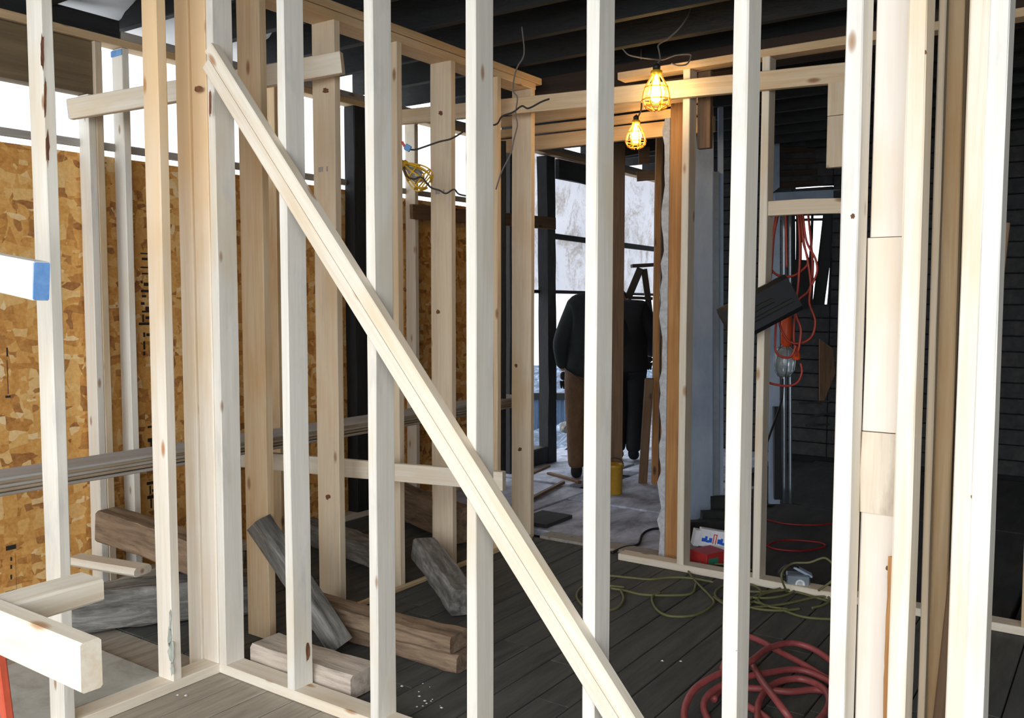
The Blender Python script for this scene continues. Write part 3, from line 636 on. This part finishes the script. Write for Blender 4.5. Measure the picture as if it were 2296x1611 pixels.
# ================================================================== people
def skinfig(name, joints, edges, mat, parent, sub=2):
    me = bpy.data.meshes.new(name); ks = list(joints); me.from_pydata([joints[k][0] for k in ks], [(ks.index(a), ks.index(b)) for a, b in edges], [])
    me.materials.append(mat); o = bpy.data.objects.new(name, me); COL.objects.link(o)
    sk = o.modifiers.new('skin', 'SKIN')
    for i, k in enumerate(ks):
        r = joints[k][1]; r = r if isinstance(r, tuple) else (r, r); me.skin_vertices[0].data[i].radius = r
        me.skin_vertices[0].data[i].use_root = (i == 0)
    sk.use_smooth_shade = True
    ss = o.modifiers.new('sub', 'SUBSURF'); ss.levels = sub; ss.render_levels = sub
    _place(o, WM[parent.name], parent); return o
def person(base, facing, label, jm, tm, pose):
    t = bpy.data.objects.new('person', None); COL.objects.link(t); t['label'] = label; t['category'] = 'person'
    _place(t, Matrix.Translation(base) @ Matrix.Rotation(facing, 4, 'Z'), None)
    P = pose  # dict of joint -> (x right, y forward, z)
    v = lambda k: Vector(P[k])
    J = {'pel': (v('pel'), (.13, .10)), 'spine': (v('spine'), (.12, .09)), 'chest': (v('chest'), (.15, .10)), 'neck': (v('neck'), .055), 'skull': (v('head'), .075),
         }
    E_ = [('pel', 'spine'), ('spine', 'chest'), ('chest', 'neck'), ('neck', 'skull')]
    for s in 'lr':
        J['sh'+s] = (v('sh'+s), .055); J['el'+s] = (v('el'+s), .04); J['wr'+s] = (v('wr'+s), .028)
        J['hip'+s] = (v('hip'+s), .085); J['kn'+s] = (v('kn'+s), .055); J['an'+s] = (v('an'+s), .04)
        E_ += [('chest', 'sh'+s), ('sh'+s, 'el'+s), ('el'+s, 'wr'+s), ('pel', 'hip'+s), ('hip'+s, 'kn'+s), ('kn'+s, 'an'+s)]
    skinfig('body', J, E_, SKIN, t)
    # head with face
    bm = bmesh.new(); bmesh.ops.create_uvsphere(bm, u_segments=20, v_segments=14, radius=1)
    for q in bm.verts:
        c = q.co; x_, y_, z_ = c.x*.077, c.y*.098, c.z*.118
        if z_ < -.03: x_ *= 1-.35*min(1, (-z_-.03)/.08); 
        if y_ > 0 and abs(c.x) < .25 and -.35 < c.z < .1: y_ += .018*(1-abs(c.x)/.25)*(1-abs(c.z+.12)/.25 if abs(c.z+.12) < .25 else 0)
        q.co = (x_, y_, z_)
    me = bpy.data.meshes.new('head'); bm.to_mesh(me); bm.free(); me.materials.append(SKIN)
    for p in me.polygons: p.use_smooth = True
    HM = WM[t.name] @ Matrix.Translation(v('head')) @ Matrix.Rotation(-pose['nod'], 4, 'X')
    h = bpy.data.objects.new('head', me); COL.objects.link(h); _place(h, HM, t)
    for s in (-1, 1):
        lathe('ear', [(.004, -.02), (.016, -.01), (.018, .01), (.008, .028)], SKIN, h, HM @ Matrix.Translation((s*.078, -.005, 0)), 8)
        lathe('eye', [(.002, -.008), (.009, 0), (.002, .008)], SOCK, h, HM @ Matrix.Translation((s*.032, .086, .012)), 8)
    bm = bmesh.new(); bmesh.ops.create_uvsphere(bm, u_segments=18, v_segments=12, radius=1)
    bmesh.ops.delete(bm, geom=[q for q in bm.verts if q.co.z < -.25 or (q.co.y > .45 and q.co.z < .45)], context='VERTS')
    for q in bm.verts: q.co = (q.co.x*.086, q.co.y*.106, q.co.z*.128)
    me = bpy.data.meshes.new('hair'); bm.to_mesh(me); bm.free(); me.materials.append(HAIR)
    hh = bpy.data.objects.new('hair', me); COL.objects.link(hh); _place(hh, HM, t); hh.modifiers.new('s', 'SOLIDIFY').thickness = .008
    # clothes
    jk = {'hem': (Vector((v('pel').x, v('pel').y, pose['hem'])), (.195, .145)), 'pel': (v('pel')+Vector((0, 0, -.02)), (.195, .15)), 'spine': (v('spine'), (.185, .14)), 'chest': (v('chest'), (.20, .15)), 'up': (v('chest').lerp(v('neck'), .75), (.11, .10))}
    e = [('hem', 'pel'), ('pel', 'spine'), ('spine', 'chest'), ('chest', 'up')]
    for s in 'lr':
        jk['sh'+s] = (v('sh'+s), .088); jk['m'+s] = (v('sh'+s).lerp(v('el'+s), .5), .08); jk['el'+s] = (v('el'+s), .072); jk['wr'+s] = (v('el'+s).lerp(v('wr'+s), .92), .052)
        e += [('chest', 'sh'+s), ('sh'+s, 'm'+s), ('m'+s, 'el'+s), ('el'+s, 'wr'+s)]
    skinfig('jacket', jk, e, jm, t)
    tr = {'pel': (v('pel')+Vector((0, 0, .02)), (.165, .13))}; e = []
    for s in 'lr':
        tr['hip'+s] = (v('hip'+s)+Vector((0, 0, -.06)), .105); tr['t'+s] = (v('hip'+s).lerp(v('kn'+s), .6), .095); tr['kn'+s] = (v('kn'+s), .082); tr['c'+s] = (v('kn'+s).lerp(v('an'+s), .6), .078); tr['an'+s] = (v('an'+s)+Vector((0, 0, -.02)), .072)
        e += [('pel', 'hip'+s), ('hip'+s, 't'+s), ('t'+s, 'kn'+s), ('kn'+s, 'c'+s), ('c'+s, 'an'+s)]
    skinfig('trousers', tr, e, tm, t)
    for s in 'lr':
        a = v('an'+s); skinfig('boot', {'a': (a+Vector((0, 0, .04)), .052), 'b': (Vector((a.x, a.y-.01, .05)), .050), 'c': (Vector((a.x, a.y+.10, .042)), .042), 'd': (Vector((a.x, a.y+.17, .034)), .034)}, [('a', 'b'), ('b', 'c'), ('c', 'd')], BLKC, t)
        # hand with five fingers
        w_ = v('wr'+s); dr = (w_-v('el'+s)).normalized(); sd = Vector((1, 0, 0)); sd = (sd-dr*sd.dot(dr)).normalized(); pn = dr.cross(sd)
        jj = {'w': (w_, .024), 'p': (w_+dr*.05, (.038, .018)), 'k': (w_+dr*.085, (.036, .015))}
        skinfig('hand', jj, [('w', 'p'), ('p', 'k')], BLKC, t, 1)
        for i, (off, L_) in enumerate([(-.030, .062), (-.010, .074), (.010, .078), (.028, .068)]):
            b0 = w_+dr*.08+sd*off; curl = pn*.012
            skinfig('finger', {'a': (b0, .012), 'b': (b0+dr*L_*.42+curl*.8, .0115), 'c': (b0+dr*L_*.62+curl*2.2, .011), 'd': (b0+dr*L_*.72+curl*4, .009)}, [('a', 'b'), ('b', 'c'), ('c', 'd')], BLKC, t, 1)
        b0 = w_+dr*.03+sd*(.034); skinfig('thumb', {'a': (b0, .011), 'b': (b0+dr*.03+sd*.022, .010), 'c': (b0+dr*.055+sd*.026+pn*.01, .008)}, [('a', 'b'), ('b', 'c')], BLKC, t, 1)
    return t
g1 = on('z', 0, 1318, 1076)
person(g1, YAW, 'person in dark green jacket and brown trousers standing with back turned, head bent', JACK, TROU,
    {'pel': (0, 0, .92), 'spine': (0, 0, 1.12), 'chest': (.03, .05, 1.34), 'neck': (.07, .13, 1.50), 'head': (.095, .25, 1.52), 'nod': .9, 'hem': .74,
     'shl': (-.12, .04, 1.36), 'ell': (-.225, -.01, 1.07), 'wrl': (-.195, .07, .86), 'shr': (.19, .05, 1.34), 'elr': (.27, .03, 1.13), 'wrr': (.22, .22, .98),
     'hipl': (-.10, 0, .86), 'knl': (-.10, .01, .49), 'anl': (-.09, 0, .10), 'hipr': (.10, 0, .86), 'knr': (.11, .05, .49), 'anr': (.11, .04, .10)})
g2 = on('z', 0, 1402, 1034)
person(g2, YAW-.3, 'person in black clothes bending behind the brown post', BLKC, BLKC,
    {'pel': (.02, -.02, .90), 'spine': (.0, .0, 1.10), 'chest': (-.04, .10, 1.28), 'neck': (-.10, .22, 1.40), 'head': (-.14, .34, 1.42), 'nod': 1.1, 'hem': .74,
     'shl': (-.20, .12, 1.30), 'ell': (-.26, .18, 1.05), 'wrl': (-.2, .38, .95), 'shr': (.13, .08, 1.34), 'elr': (.22, .08, 1.08), 'wrr': (.17, .24, .92),
     'hipl': (-.07, 0, .85), 'knl': (-.06, .02, .48), 'anl': (-.07, 0, .09), 'hipr': (.09, 0, .85), 'knr': (.07, .05, .48), 'anr': (.07, .0, .09)})

# stepladder, bucket
ld = thing('stepladder', 'dark wooden stepladder standing behind the right worker', 'ladder', on('z', 0, 1445, 1020))
dl = 8.3
lum('rail', at(1330, 860, dl), at(1436, 602, dl), .065, .03, RU, LADM, ld)
lum('rail', at(1497, 1000, dl+.3), at(1444, 604, dl+.02), .055, .03, RU, LADM, ld)
lum('rear_rail', on('z', -.05, 1345, 1030), at(1334, 862, dl), .06, .03, RU, LADM, ld)
lum('top_step', at(1416, 597, dl), at(1468, 594, dl), .14, .03, RW, LADM, ld)
lum('step', at(1412, 668, dl), at(1462, 670, dl), .10, .03, RW, LADM, ld)
o = lum('leaning_lath', on('z', 0, 1441, 1085)+Vector((0, 0, .0)), at(1456, 850, 6.6), .065, .03, RU, BROWN); tag(o, 'dark board leaning against the narrow orange stud', 'board')
bkt = on('z', 0, 1377, 1097)-RU*.02
bk = thing('bucket', 'yellow bucket on the floor at the foot of the brown post', 'bucket', bkt-RW*.18)
Mb = Matrix.Translation(bkt-RW*.18)
lathe('body', [(.055, 0), (.058, .01), (.062, .20), (.068, .205), (.068, .225), (.058, .225), (.05, .02)], YELB, bk, Mb)
tubes('handle', [[bkt-RW*.18+RU*.068*math.cos(a)+Vector((0, 0, .21+.06*math.sin(a))) for a in [i*math.pi/6 for i in range(7)]]], .004, SOCK, bk, 6)

# ================================================================== right-hand dark room
dw = thing('drywall_corner', 'blue-grey wallboard corner with torn bottom behind the doorway studs', 'wallboard', at(1590, 1150, 5.6))
plate_px('panel', [(1546, 238), (1600, 238), (1600, 385), (1600, 1128), (1590, 1130), (1592, 1148), (1572, 1160), (1560, 1168), (1548, 1176)], 5.55, .04, BLUEG, dw)
plate_px('corner_strip', [(1600, 385), (1612, 385), (1612, 1118), (1600, 1124)], 5.52, .05, PIPE, dw, label='pale metal corner strip')
plate_px('return_panel', [(1612, 240), (1622, 240), (1622, 1112), (1612, 1118)], 5.56, .04, BLUEG, dw)
st = thing('burnt_stair', 'dark burnt stepped base below the wallboard corner', 'step', at(1585, 1200, 5.3))
for (x0, x1, y0, y1, d) in [(1548, 1640, 1172, 1262, 5.25), (1575, 1640, 1150, 1262, 5.35), (1598, 1640, 1118, 1262, 5.45)]:
    plate_px('step', [(x0, y0), (x1, y0-3), (x1, y1), (x0, y1)], d, .06, CHAR, st)
lv = thing('louvred_vent', 'dark slatted shutter high in the room beyond, daylight showing under it', 'shutter', at(1820, 350, 7.9))
for i in range(11):
    y = 280+13*i
    lum('slat', at(1748, y+5, 7.9), at(1896, y, 7.9), .046, .014, (0, 0, 1), FLOORR if i % 2 else CHARB, lv)
plate_px('frame', [(1722, 250), (1748, 255), (1748, 420), (1722, 440)], 7.85, .05, BLUEG, lv)
plate_px('sill', [(1738, 432), (1900, 424), (1900, 452), (1738, 460)], 7.83, .06, BLUEG, lv)
fr = thing('window_frame', 'burnt window frame with bright daylight gaps behind the hanging cords', 'window', at(1810, 600, 8.0))
for (x0, y0, x1, y1, w) in [(1775, 470, 1775, 700, .05), (1792, 480, 1792, 660, .045), (1822, 480, 1812, 640, .015), (1860, 470, 1830, 720, .10), (1880, 470, 1862, 720, .08), (1765, 480, 1900, 478, .035), (1765, 495, 1850, 492, .02)]:
    a, b = at(x0, y0, 8.0), at(x1, y1, 8.0); lum('frame_bar', b, a, w, .04, RU if abs(x1-x0) < 60 else (0, 0, 1), CHAR, fr, rough=.004)
plate_px('dark_panel', [(1775, 582), (1826, 584), (1822, 690), (1776, 694)], 7.9, .04, CHAR, fr)
pp = thing('wall_pipes', 'pair of grey vertical pipes and channel in the dark room', 'pipe', at(1750, 1130, 5.8))
for (x0, x1, yt, yb) in [(1752, 1764, 480, 1128), (1768, 1776, 480, 1130), (1724, 1748, 480, 1130)]:
    a, b = at((x0+x1)/2, yt, 5.9), at((x0+x1)/2, yb, 5.9); w = (x1-x0)/F_PX*5.9
    if x1-x0 > 20: lum('channel', b, a, w, .03, RU, BLUEG, pp)
    else: tubes('pipe', [[b, (a+b)/2, a]], w/2, PIPE, pp, 10)
lum('black_bar', at(1744, 1120, 5.75), at(1742, 912, 5.75), .045, .04, RU, BLACKP, pp)
# clear work light hanging
hl = thing('hanging_work_light', 'clear guarded work light hanging under an orange plug', 'lamp', at(1758, 780, 4.75))
cM = Matrix.Translation(at(1758, 845, 4.75))
lathe('guard', [(.02, 0), (.049, .03), (.053, .08), (.045, .14), (.022, .16)], GLASSM, hl, cM)
tubes('hook', [[at(1750, 782, 4.75), at(1758, 772, 4.75), at(1766, 782, 4.75)]], .004, PIPE, hl, 6)
Vv = []; Ff = []
for k in range(6):
    a = k*math.pi/3; tube_geo([Vector((r*math.cos(a), r*math.sin(a), z)) for r, z in [(.03, 0), (.055, .04), (.058, .09), (.049, .14), (.026, .16)]], .003, Vv, Ff, 5)
mk('cage', Vv, Ff, PIPE, hl, cM, smooth=True)
pl = lathe('orange_plug', [(.012, -.20), (.026, -.19), (.03, -.10), (.026, -.02), (.018, 0)], ORB, None, Matrix.Translation(at(1764, 700, 4.75)), 12); tag(pl, 'orange handle hanging above the clear work light', 'handle')
pl = lathe('cord_plug', [(.010, 0), (.022, .004), (.018, .045), (.008, .07)], ORB, None, Matrix.Translation(at(1785, 808, 4.62)), 12); tag(pl, 'orange cord plug hanging right of the clear work light', 'plug')
oc = thing('hanging_extension_lead', 'bundle of orange extension cord looped from the crosspiece', 'cord', at(1790, 500, 4.5))
loops = [
 [(1800, 478), (1808, 540), (1828, 580), (1832, 610), (1820, 640)],
 [(1795, 478), (1802, 540), (1812, 590), (1818, 640), (1815, 680), (1828, 720), (1820, 755), (1795, 770), (1768, 765), (1750, 735), (1748, 705)],
 [(1740, 480), (1728, 560), (1728, 600), (1745, 618), (1775, 620), (1800, 605), (1812, 585), (1800, 540), (1796, 480)],
 [(1812, 480), (1818, 540), (1822, 600), (1815, 650), (1790, 675), (1782, 720), (1780, 760), (1786, 800)],
 [(1790, 480), (1794, 560), (1790, 640), (1784, 700), (1796, 740), (1790, 790)],
 [(1742, 700), (1738, 760), (1740, 790), (1758, 802), (1775, 798), (1785, 775)],
 [(1795, 815), (1798, 835), (1788, 858), (1765, 866), (1735, 862), (1722, 858)],
 [(1762, 480), (1763, 540), (1764, 600)], [(1745, 480), (1735, 530), (1730, 600), (1726, 640)]]
for i, lp in enumerate(loops): tubes('cord_loop', [[at(x, y, 4.50+.02*(i % 4)) for x, y in lp]], .006, ORC, oc, 6)
bc = thing('black_case', 'black oblong tool case hung tilted across the doorway stud', 'case', at(1700, 690, 4.5))
a, b = at(1630, 733, 4.29), at(1776, 656, 4.29)
lum('body', a, b, .19, .09, CU*.87-CR*.49, BLACKP, bc, ch=.02, rough=.001)
lum('lid_ridge', a.lerp(b, .08)-RW*.055-Vector((0, 0, .028)), a.lerp(b, .95)-RW*.055-Vector((0, 0, .028)), .02, .012, UZ, BLACKR, bc)
lum('handle', a.lerp(b, .3)-RW*.055-Vector((0, 0, -.02)), a.lerp(b, .65)-RW*.055-Vector((0, 0, -.02)), .022, .022, UZ, BLACKR, bc)
wire('black cable hanging beside the doorway stud to the floor', [at(1755, 850, 5.1), at(1752, 900, 5.1), at(1728, 970, 4.9), at(1705, 1040, 4.75), at(1692, 1110, 4.6), at(1690, 1180, 4.55), on('z', .01, 1688, 1290)], .006, BLACKR, 'cable', 'cable')
dkp = thing('leaning_sheet', 'dark plywood offcut leaning in the black room behind the cords', 'board', at(1850, 850, 7.9))
plate_px('sheet', [(1838, 760), (1878, 790), (1880, 820), (1846, 905), (1838, 900)], 7.9, .02, BROWN, dkp)
for i, (x0, y0, x1, y1) in enumerate([(1790, 905, 1860, 900), (1815, 935, 1885, 925), (1805, 955, 1860, 952)]):
    o = lum('rubble_lath', at(x0, y0, 7.9), at(x1, y1, 7.9), .018, .01, UZ, FLOORR); tag(o, ['highest', 'longest', 'lowest'][i]+' of three dim laths in the black room', 'lath')
# cartons
def carton(name, px, py, d, sx, sy, sz, rot, mat, label, tiltx=0):
    base = at(px, py, d); t = thing(name, label, 'box', base)
    M = Matrix.Translation(base) @ Matrix.Rotation(rot, 4, 'Z') @ Matrix.Rotation(tiltx, 4, 'Y')
    bevbox('carton', sx, sy, sz, mat, t, M, .002); return t, M
dR = floor_d(1590, 1262)
ct, M = carton('red_carton', 1588, 1262, dR, .15, .13, .07, YAW+.55, BOXR, 'small red carton with green label on the floor by the doorway plate')
WMt = M
bevbox('label', .07, .001, .032, INKG, ct, M @ Matrix.Translation((-.025, -.066, .012)), 0)
bevbox('label', .001, .05, .035, PIPE, ct, M @ Matrix.Translation((.076, 0, .008)), 0)
ct, M = carton('white_carton', 1597, 1228, dR+.13, .17, .05, .10, YAW+.05, BOXW, 'white carton with blue and red lettering leaning behind the red one', .18)
bevbox('flap', .03, .06, .09, BOXW, ct, M @ Matrix.Translation((-.10, .01, -.005)) , .002)
def ink(sx, sz, x, z, m): bevbox('print', sx, .001, sz, m, ct, M @ Matrix.Translation((x, -.0258, z)), 0)
for (sx, sz, x, z, m) in [(.020, .020, -.066, .030, INKB), (.014, .032, -.052, .030, INKB), (.016, .014, -.040, .028, INKB), (.018, .026, -.026, .030, INKB), (.006, .052, -.010, .025, INKR), (.006, .052, .005, .025, INKR), (.024, .005, -.002, .075, INKR), (.016, .026, .022, .030, INKB), (.013, .034, .037, .028, INKB), (.026, .014, .053, .026, INKB)]: ink(sx, sz, x, z, m)

# ================================================================== hoses and cords on the floor
def fz(z, pts): return [on('z', z, x, y) for x, y in pts]
rh = thing('red_hose', 'thick red rubber hose lying in loose coils on the dark floor', 'hose', on('z', 0, 1700, 1560))
def hz(pts, z0): return [on('z', .014+z0*math.sin(math.pi*i/(len(pts)-1)), x, y) for i, (x, y) in enumerate(pts)]
tubes('coil', [hz([(1905, 1525), (1880, 1497), (1827, 1458), (1775, 1443), (1722, 1455), (1684, 1483), (1640, 1500), (1600, 1518), (1562, 1542), (1542, 1570), (1534, 1605), (1545, 1660)], .06)], .0125, REDH, rh, 9)
tubes('coil', [hz([(1620, 1500), (1650, 1430), (1690, 1432), (1740, 1458), (1800, 1490), (1850, 1520), (1905, 1553)], .02)], .0125, REDH, rh, 9)
tubes('coil', [hz([(1683, 1484), (1710, 1530), (1740, 1570), (1770, 1610), (1790, 1640)], .10)], .0125, REDH, rh, 9)
tubes('coil', [hz([(1900, 1560), (1850, 1524), (1790, 1503), (1720, 1510), (1670, 1520), (1620, 1537), (1588, 1560), (1578, 1590), (1600, 1640)], .03)], .0125, REDH, rh, 9)
tubes('coil', [hz([(1700, 1625), (1702, 1575), (1735, 1535), (1790, 1523), (1840, 1540), (1860, 1572), (1842, 1610), (1800, 1640)], .02)], .0125, REDH, rh, 9)
tubes('coil', [hz([(1600, 1570), (1622, 1545), (1700, 1545), (1770, 1552), (1830, 1548), (1900, 1560)], .0)], .0125, REDH, rh, 9)
tubes('coil', [hz([(1672, 1582), (1720, 1612), (1760, 1660)], .0)], .0125, REDH, rh, 9)
yc = thing('extension_cord', 'yellow-green extension cord tangled over the dark floor by the doorway', 'cord', on('z', 0, 1700, 1330))
def ell(cx, cy, rx, ry, a0=0, a1=360, n=14): return [(cx+rx*math.cos(math.radians(a0+(a1-a0)*i/n)), cy+ry*math.sin(math.radians(a0+(a1-a0)*i/n))) for i in range(n+1)]
for pts in [[(1330, 1290), (1370, 1292), (1420, 1297), (1460, 1300), (1500, 1296), (1545, 1297), (1600, 1306)],
            [(1400, 1318), (1330, 1312), (1300, 1322), (1295, 1345), (1330, 1372), (1380, 1366), (1398, 1345), (1392, 1325)],
            [(1370, 1320), (1400, 1325), (1440, 1334), (1500, 1336), (1550, 1332), (1560, 1310)],
            [(1480, 1330), (1462, 1340), (1470, 1365), (1500, 1382), (1560, 1380), (1600, 1355), (1590, 1335), (1560, 1305), (1543, 1278), (1560, 1265), (1640, 1268), (1690, 1280)],
            ell(1655, 1332, 52, 24, -160, 200), ell(1700, 1310, 60, 18, 0, 360), ell(1710, 1318, 75, 24, 20, 330),
            ell(1790, 1352, 110, 30, 170, 400), ell(1780, 1345, 80, 22, 100, 420), ell(1745, 1340, 95, 30, 60, 200),
            [(1600, 1340), (1640, 1362), (1700, 1362), (1760, 1355), (1830, 1340), (1880, 1338)],
            [(1690, 1350), (1740, 1364), (1800, 1384), (1860, 1389), (1900, 1388)],
            [(1758, 1290), (1770, 1320), (1810, 1335), (1860, 1350), (1900, 1368)]]:
    tubes('cord_run', [fz(.009+.004*random.random(), pts)], .0062, YCORD, yc, 6)
tubes('cord_run', [[on('z', .01, 1765, 1330), at(1752, 1290, 4.25), at(1775, 1265, 4.35), at(1815, 1262, 4.33), at(1850, 1252, 4.3), at(1872, 1275, 4.27), at(1868, 1300, 4.2), on('z', .05, 1835, 1325)]], .0055, YCORD, yc, 6)
tubes('rubber_lead', [fz(.008, [(1372, 1240), (1400, 1228), (1430, 1222), (1440, 1200), (1460, 1188), (1495, 1185)])], .008, BLACKR, None, 7); tag(bpy.data.objects['rubber_lead'], 'thick black cord on the back floor near the torn plaster', 'cord')
DRC = plain('dark_red_cord', (.22, .012, .012), .5)
tag(tubes('power_lead', [fz(.007, [(1722, 1222), (1760, 1212), (1830, 1216), (1850, 1226), (1800, 1236), (1740, 1232), (1715, 1222)])], .006, DRC, None, 6), 'dark red power lead looped on the black room floor, nearer one', 'cord')
tag(tubes('power_lead', [fz(.007, [(1715, 1165), (1760, 1175), (1830, 1178), (1880, 1172)])], .006, DRC, None, 6), 'dark red power lead lying nearly straight farther back on the black room floor', 'cord')
# receptacle box with plug
rb = thing('outlet_box', 'grey-blue metal outlet box with round socket among the yellow cords', 'outlet box', on('z', 0, 1790, 1325))
Mo = Matrix.Translation(on('z', .001, 1788, 1324)) @ Matrix.Rotation(YAW-.25, 4, 'Z')
bevbox('box', .11, .07, .085, PIPE, rb, Mo, .006)
lathe('socket', [(.022, 0), (.024, .004), (.016, .006), (.014, .0)], BOXW, rb, Mo @ Matrix.Translation((.01, -.036, .042)) @ Matrix.Rotation(math.pi/2, 4, 'X'))
bevbox('cover', .10, .055, .012, BLUEG, rb, Mo @ Matrix.Translation((.02, .01, .09)) @ Matrix.Rotation(.45, 4, 'Y'), .003)
tubes('grip', [[Mo @ Vector((-.05, -.02, .05)), Mo @ Vector((-.09, -.03, .09)), Mo @ Vector((-.05, -.02, .13)), Mo @ Vector((0, 0, .11))]], .010, BLACKR, rb, 8)
# board scrap and hatch on the back floor, crumbs
tag(box('wood_scrap', *sorted((on('z', 0, 1195, 1160).x, on('z', 0, 1262, 1172).x)), *sorted((on('z', 0, 1200, 1182).y, on('z', 0, 1262, 1160).y)), .002, .025, FLOORR, None, .003), 'dark flat wood scrap on the frosty back floor', 'board')
for i, (p, q, lab) in enumerate([((1190, 1120), (1262, 1082), 'narrow board edge on the frosty back floor nearest the post end'), ((1230, 1062), (1300, 1082), 'thin split batten on the frosty floor at the first worker’s feet'), ((1192, 1062), (1230, 1045), 'dark batten on the frosty floor beside the charred post')]):
    a, b = on('z', .018, *p), on('z', .018, *q); o = lum('batten', a, b, .035, .022, (1, 0, 0), BROWN, rough=.003); tag(o, lab, 'batten')
rc = random.Random(11); V = []; Fc = []
for (cx, cy, n_) in [(420, 1560, 3), (720, 1560, 6), (900, 1575, 0), (955, 1575, 9), (930, 1545, 4), (640, 1540, 4), (1505, 1490, 2)]:
    for _ in range(n_):
        p = on('z', 0, cx+rc.uniform(-35, 35), cy+rc.uniform(-14, 14)); s = rc.uniform(.002, .006); b0 = len(V)
        for dx, dy, dz in ((-1, -.7, 0), (1, -.6, 0), (.8, .9, 0), (-.9, .8, 0), (.1, 0, .8)): V.append(p+Vector((dx*s, dy*s, dz*s+.001)))
        Fc += [(b0+3, b0+2, b0+1, b0), (b0, b0+1, b0+4), (b0+1, b0+2, b0+4), (b0+2, b0+3, b0+4), (b0+3, b0, b0+4)]
o = mk('plaster_crumbs', V, Fc, DEBR); tag(o, 'white plaster crumbs scattered on the floor along the front plates', 'debris'); o['kind'] = 'stuff'

# ---- stencil marks on the osb
sm = []
def mark(px0, py0, px1, py1):
    a, b = on('x', -4.1995, px0, py0), on('x', -4.1995, px1, py1)
    box('stencil_mark', -4.1998, -4.1990, a.y, b.y, min(a.z, b.z), max(a.z, b.z), INKK, wl, 0)
for q in [(315, 567, 335, 571), (318, 578, 331, 584), (315, 598, 335, 602), (318, 612, 335, 616), (316, 630, 320, 636), (322, 634, 336, 642), (316, 650, 336, 656), (318, 662, 328, 667), (316, 678, 324, 684), (326, 688, 337, 697), (318, 697, 336, 701), (319, 706, 323, 722), (326, 710, 339, 716), (311, 724, 340, 729), (321, 746, 326, 756), (328, 748, 336, 754), (321, 766, 326, 784), (321, 789, 326, 797),
          (331, 956, 346, 959), (331, 984, 347, 990), (337, 990, 341, 1006), (329, 1082, 349, 1085), (335, 1090, 339, 1108), (341, 1098, 351, 1102), (330, 1113, 352, 1116), (337, 1117, 341, 1140), (345, 1125, 352, 1130), (343, 1162, 347, 1178),
          (14, 780, 18, 800), (15, 808, 19, 884), (12, 888, 24, 892), (13, 1226, 36, 1231), (34, 1240, 37, 1325), (23, 1250, 27, 1258), (23, 1268, 27, 1276), (23, 1290, 27, 1300), (12, 1328, 38, 1333)]: mark(*q)

# ================================================================== outside
V = []; Fc = []
n = 70
for i in range(n+1):
    for j in range(n+1):
        x_ = -14+9.6*i/n; y_ = 2+20*j/n
        h_ = -.42+.33*noise.noise(Vector((x_*.9, y_*.9, 0)))+.16*noise.noise(Vector((x_*3, y_*3, 3)))+.05*noise.noise(Vector((x_*9, y_*9, 3)))+.35*max(0, (x_+7.2)/2.8)*(1 if y_ > 6 else .3)
        V.append((x_, y_, h_))
for i in range(n):
    for j in range(n): Fc.append((i*(n+1)+j, (i+1)*(n+1)+j, (i+1)*(n+1)+j+1, i*(n+1)+j+1))
o = mk('snowy_ground', V, Fc, SNOW, smooth=True); o['kind'] = 'structure'
fe = thing('corrugated_fence', 'low blue corrugated fence outside beyond the charred post', 'fence', at(1220, 950, 12.0))
fa, fb = at(1110, 930, 12.0), at(1335, 930, 12.0); fdir = (fb-fa).normalized(); nf = 26
for i in range(nf):
    p = fa.lerp(fb, i/nf); p.z = -.5
    q = fa.lerp(fb, (i+.97)/nf); q.z = -.5
    lum('fence_sheet', Vector(((p.x+q.x)/2, (p.y+q.y)/2, -.5))+RW*(.012*(i % 2)), Vector(((p.x+q.x)/2, (p.y+q.y)/2, .10))+RW*(.012*(i % 2)), (q-p).length, .012, fdir, FENCE, fe, rough=.0005, segs=1)
lum('cap', Vector((fa.x, fa.y, .13)), Vector((fb.x, fb.y, .13)), .09, .08, (0, 0, 1), CHAR, fe)
for i in range(10):
    p = Vector((rc.uniform(-6.4, -5.0), rc.uniform(7.2, 9.6), .02)); s = rc.uniform(.05, .13)
    bm = bmesh.new(); bmesh.ops.create_icosphere(bm, subdivisions=2, radius=s)
    for q in bm.verts: q.co *= 1+.35*noise.noise(q.co*14+Vector((i, 0, 0))); q.co.z *= .7
    me = bpy.data.meshes.new('rubble_lump'); bm.to_mesh(me); bm.free(); me.materials.append(SNOW if i % 3 else OLDG)
    o = bpy.data.objects.new('rubble_lump', me); COL.objects.link(o); o.location = p; tag(o, 'snow-covered rubble lump outside behind the first worker', 'rubble', 'rubble lumps in the snow outside')
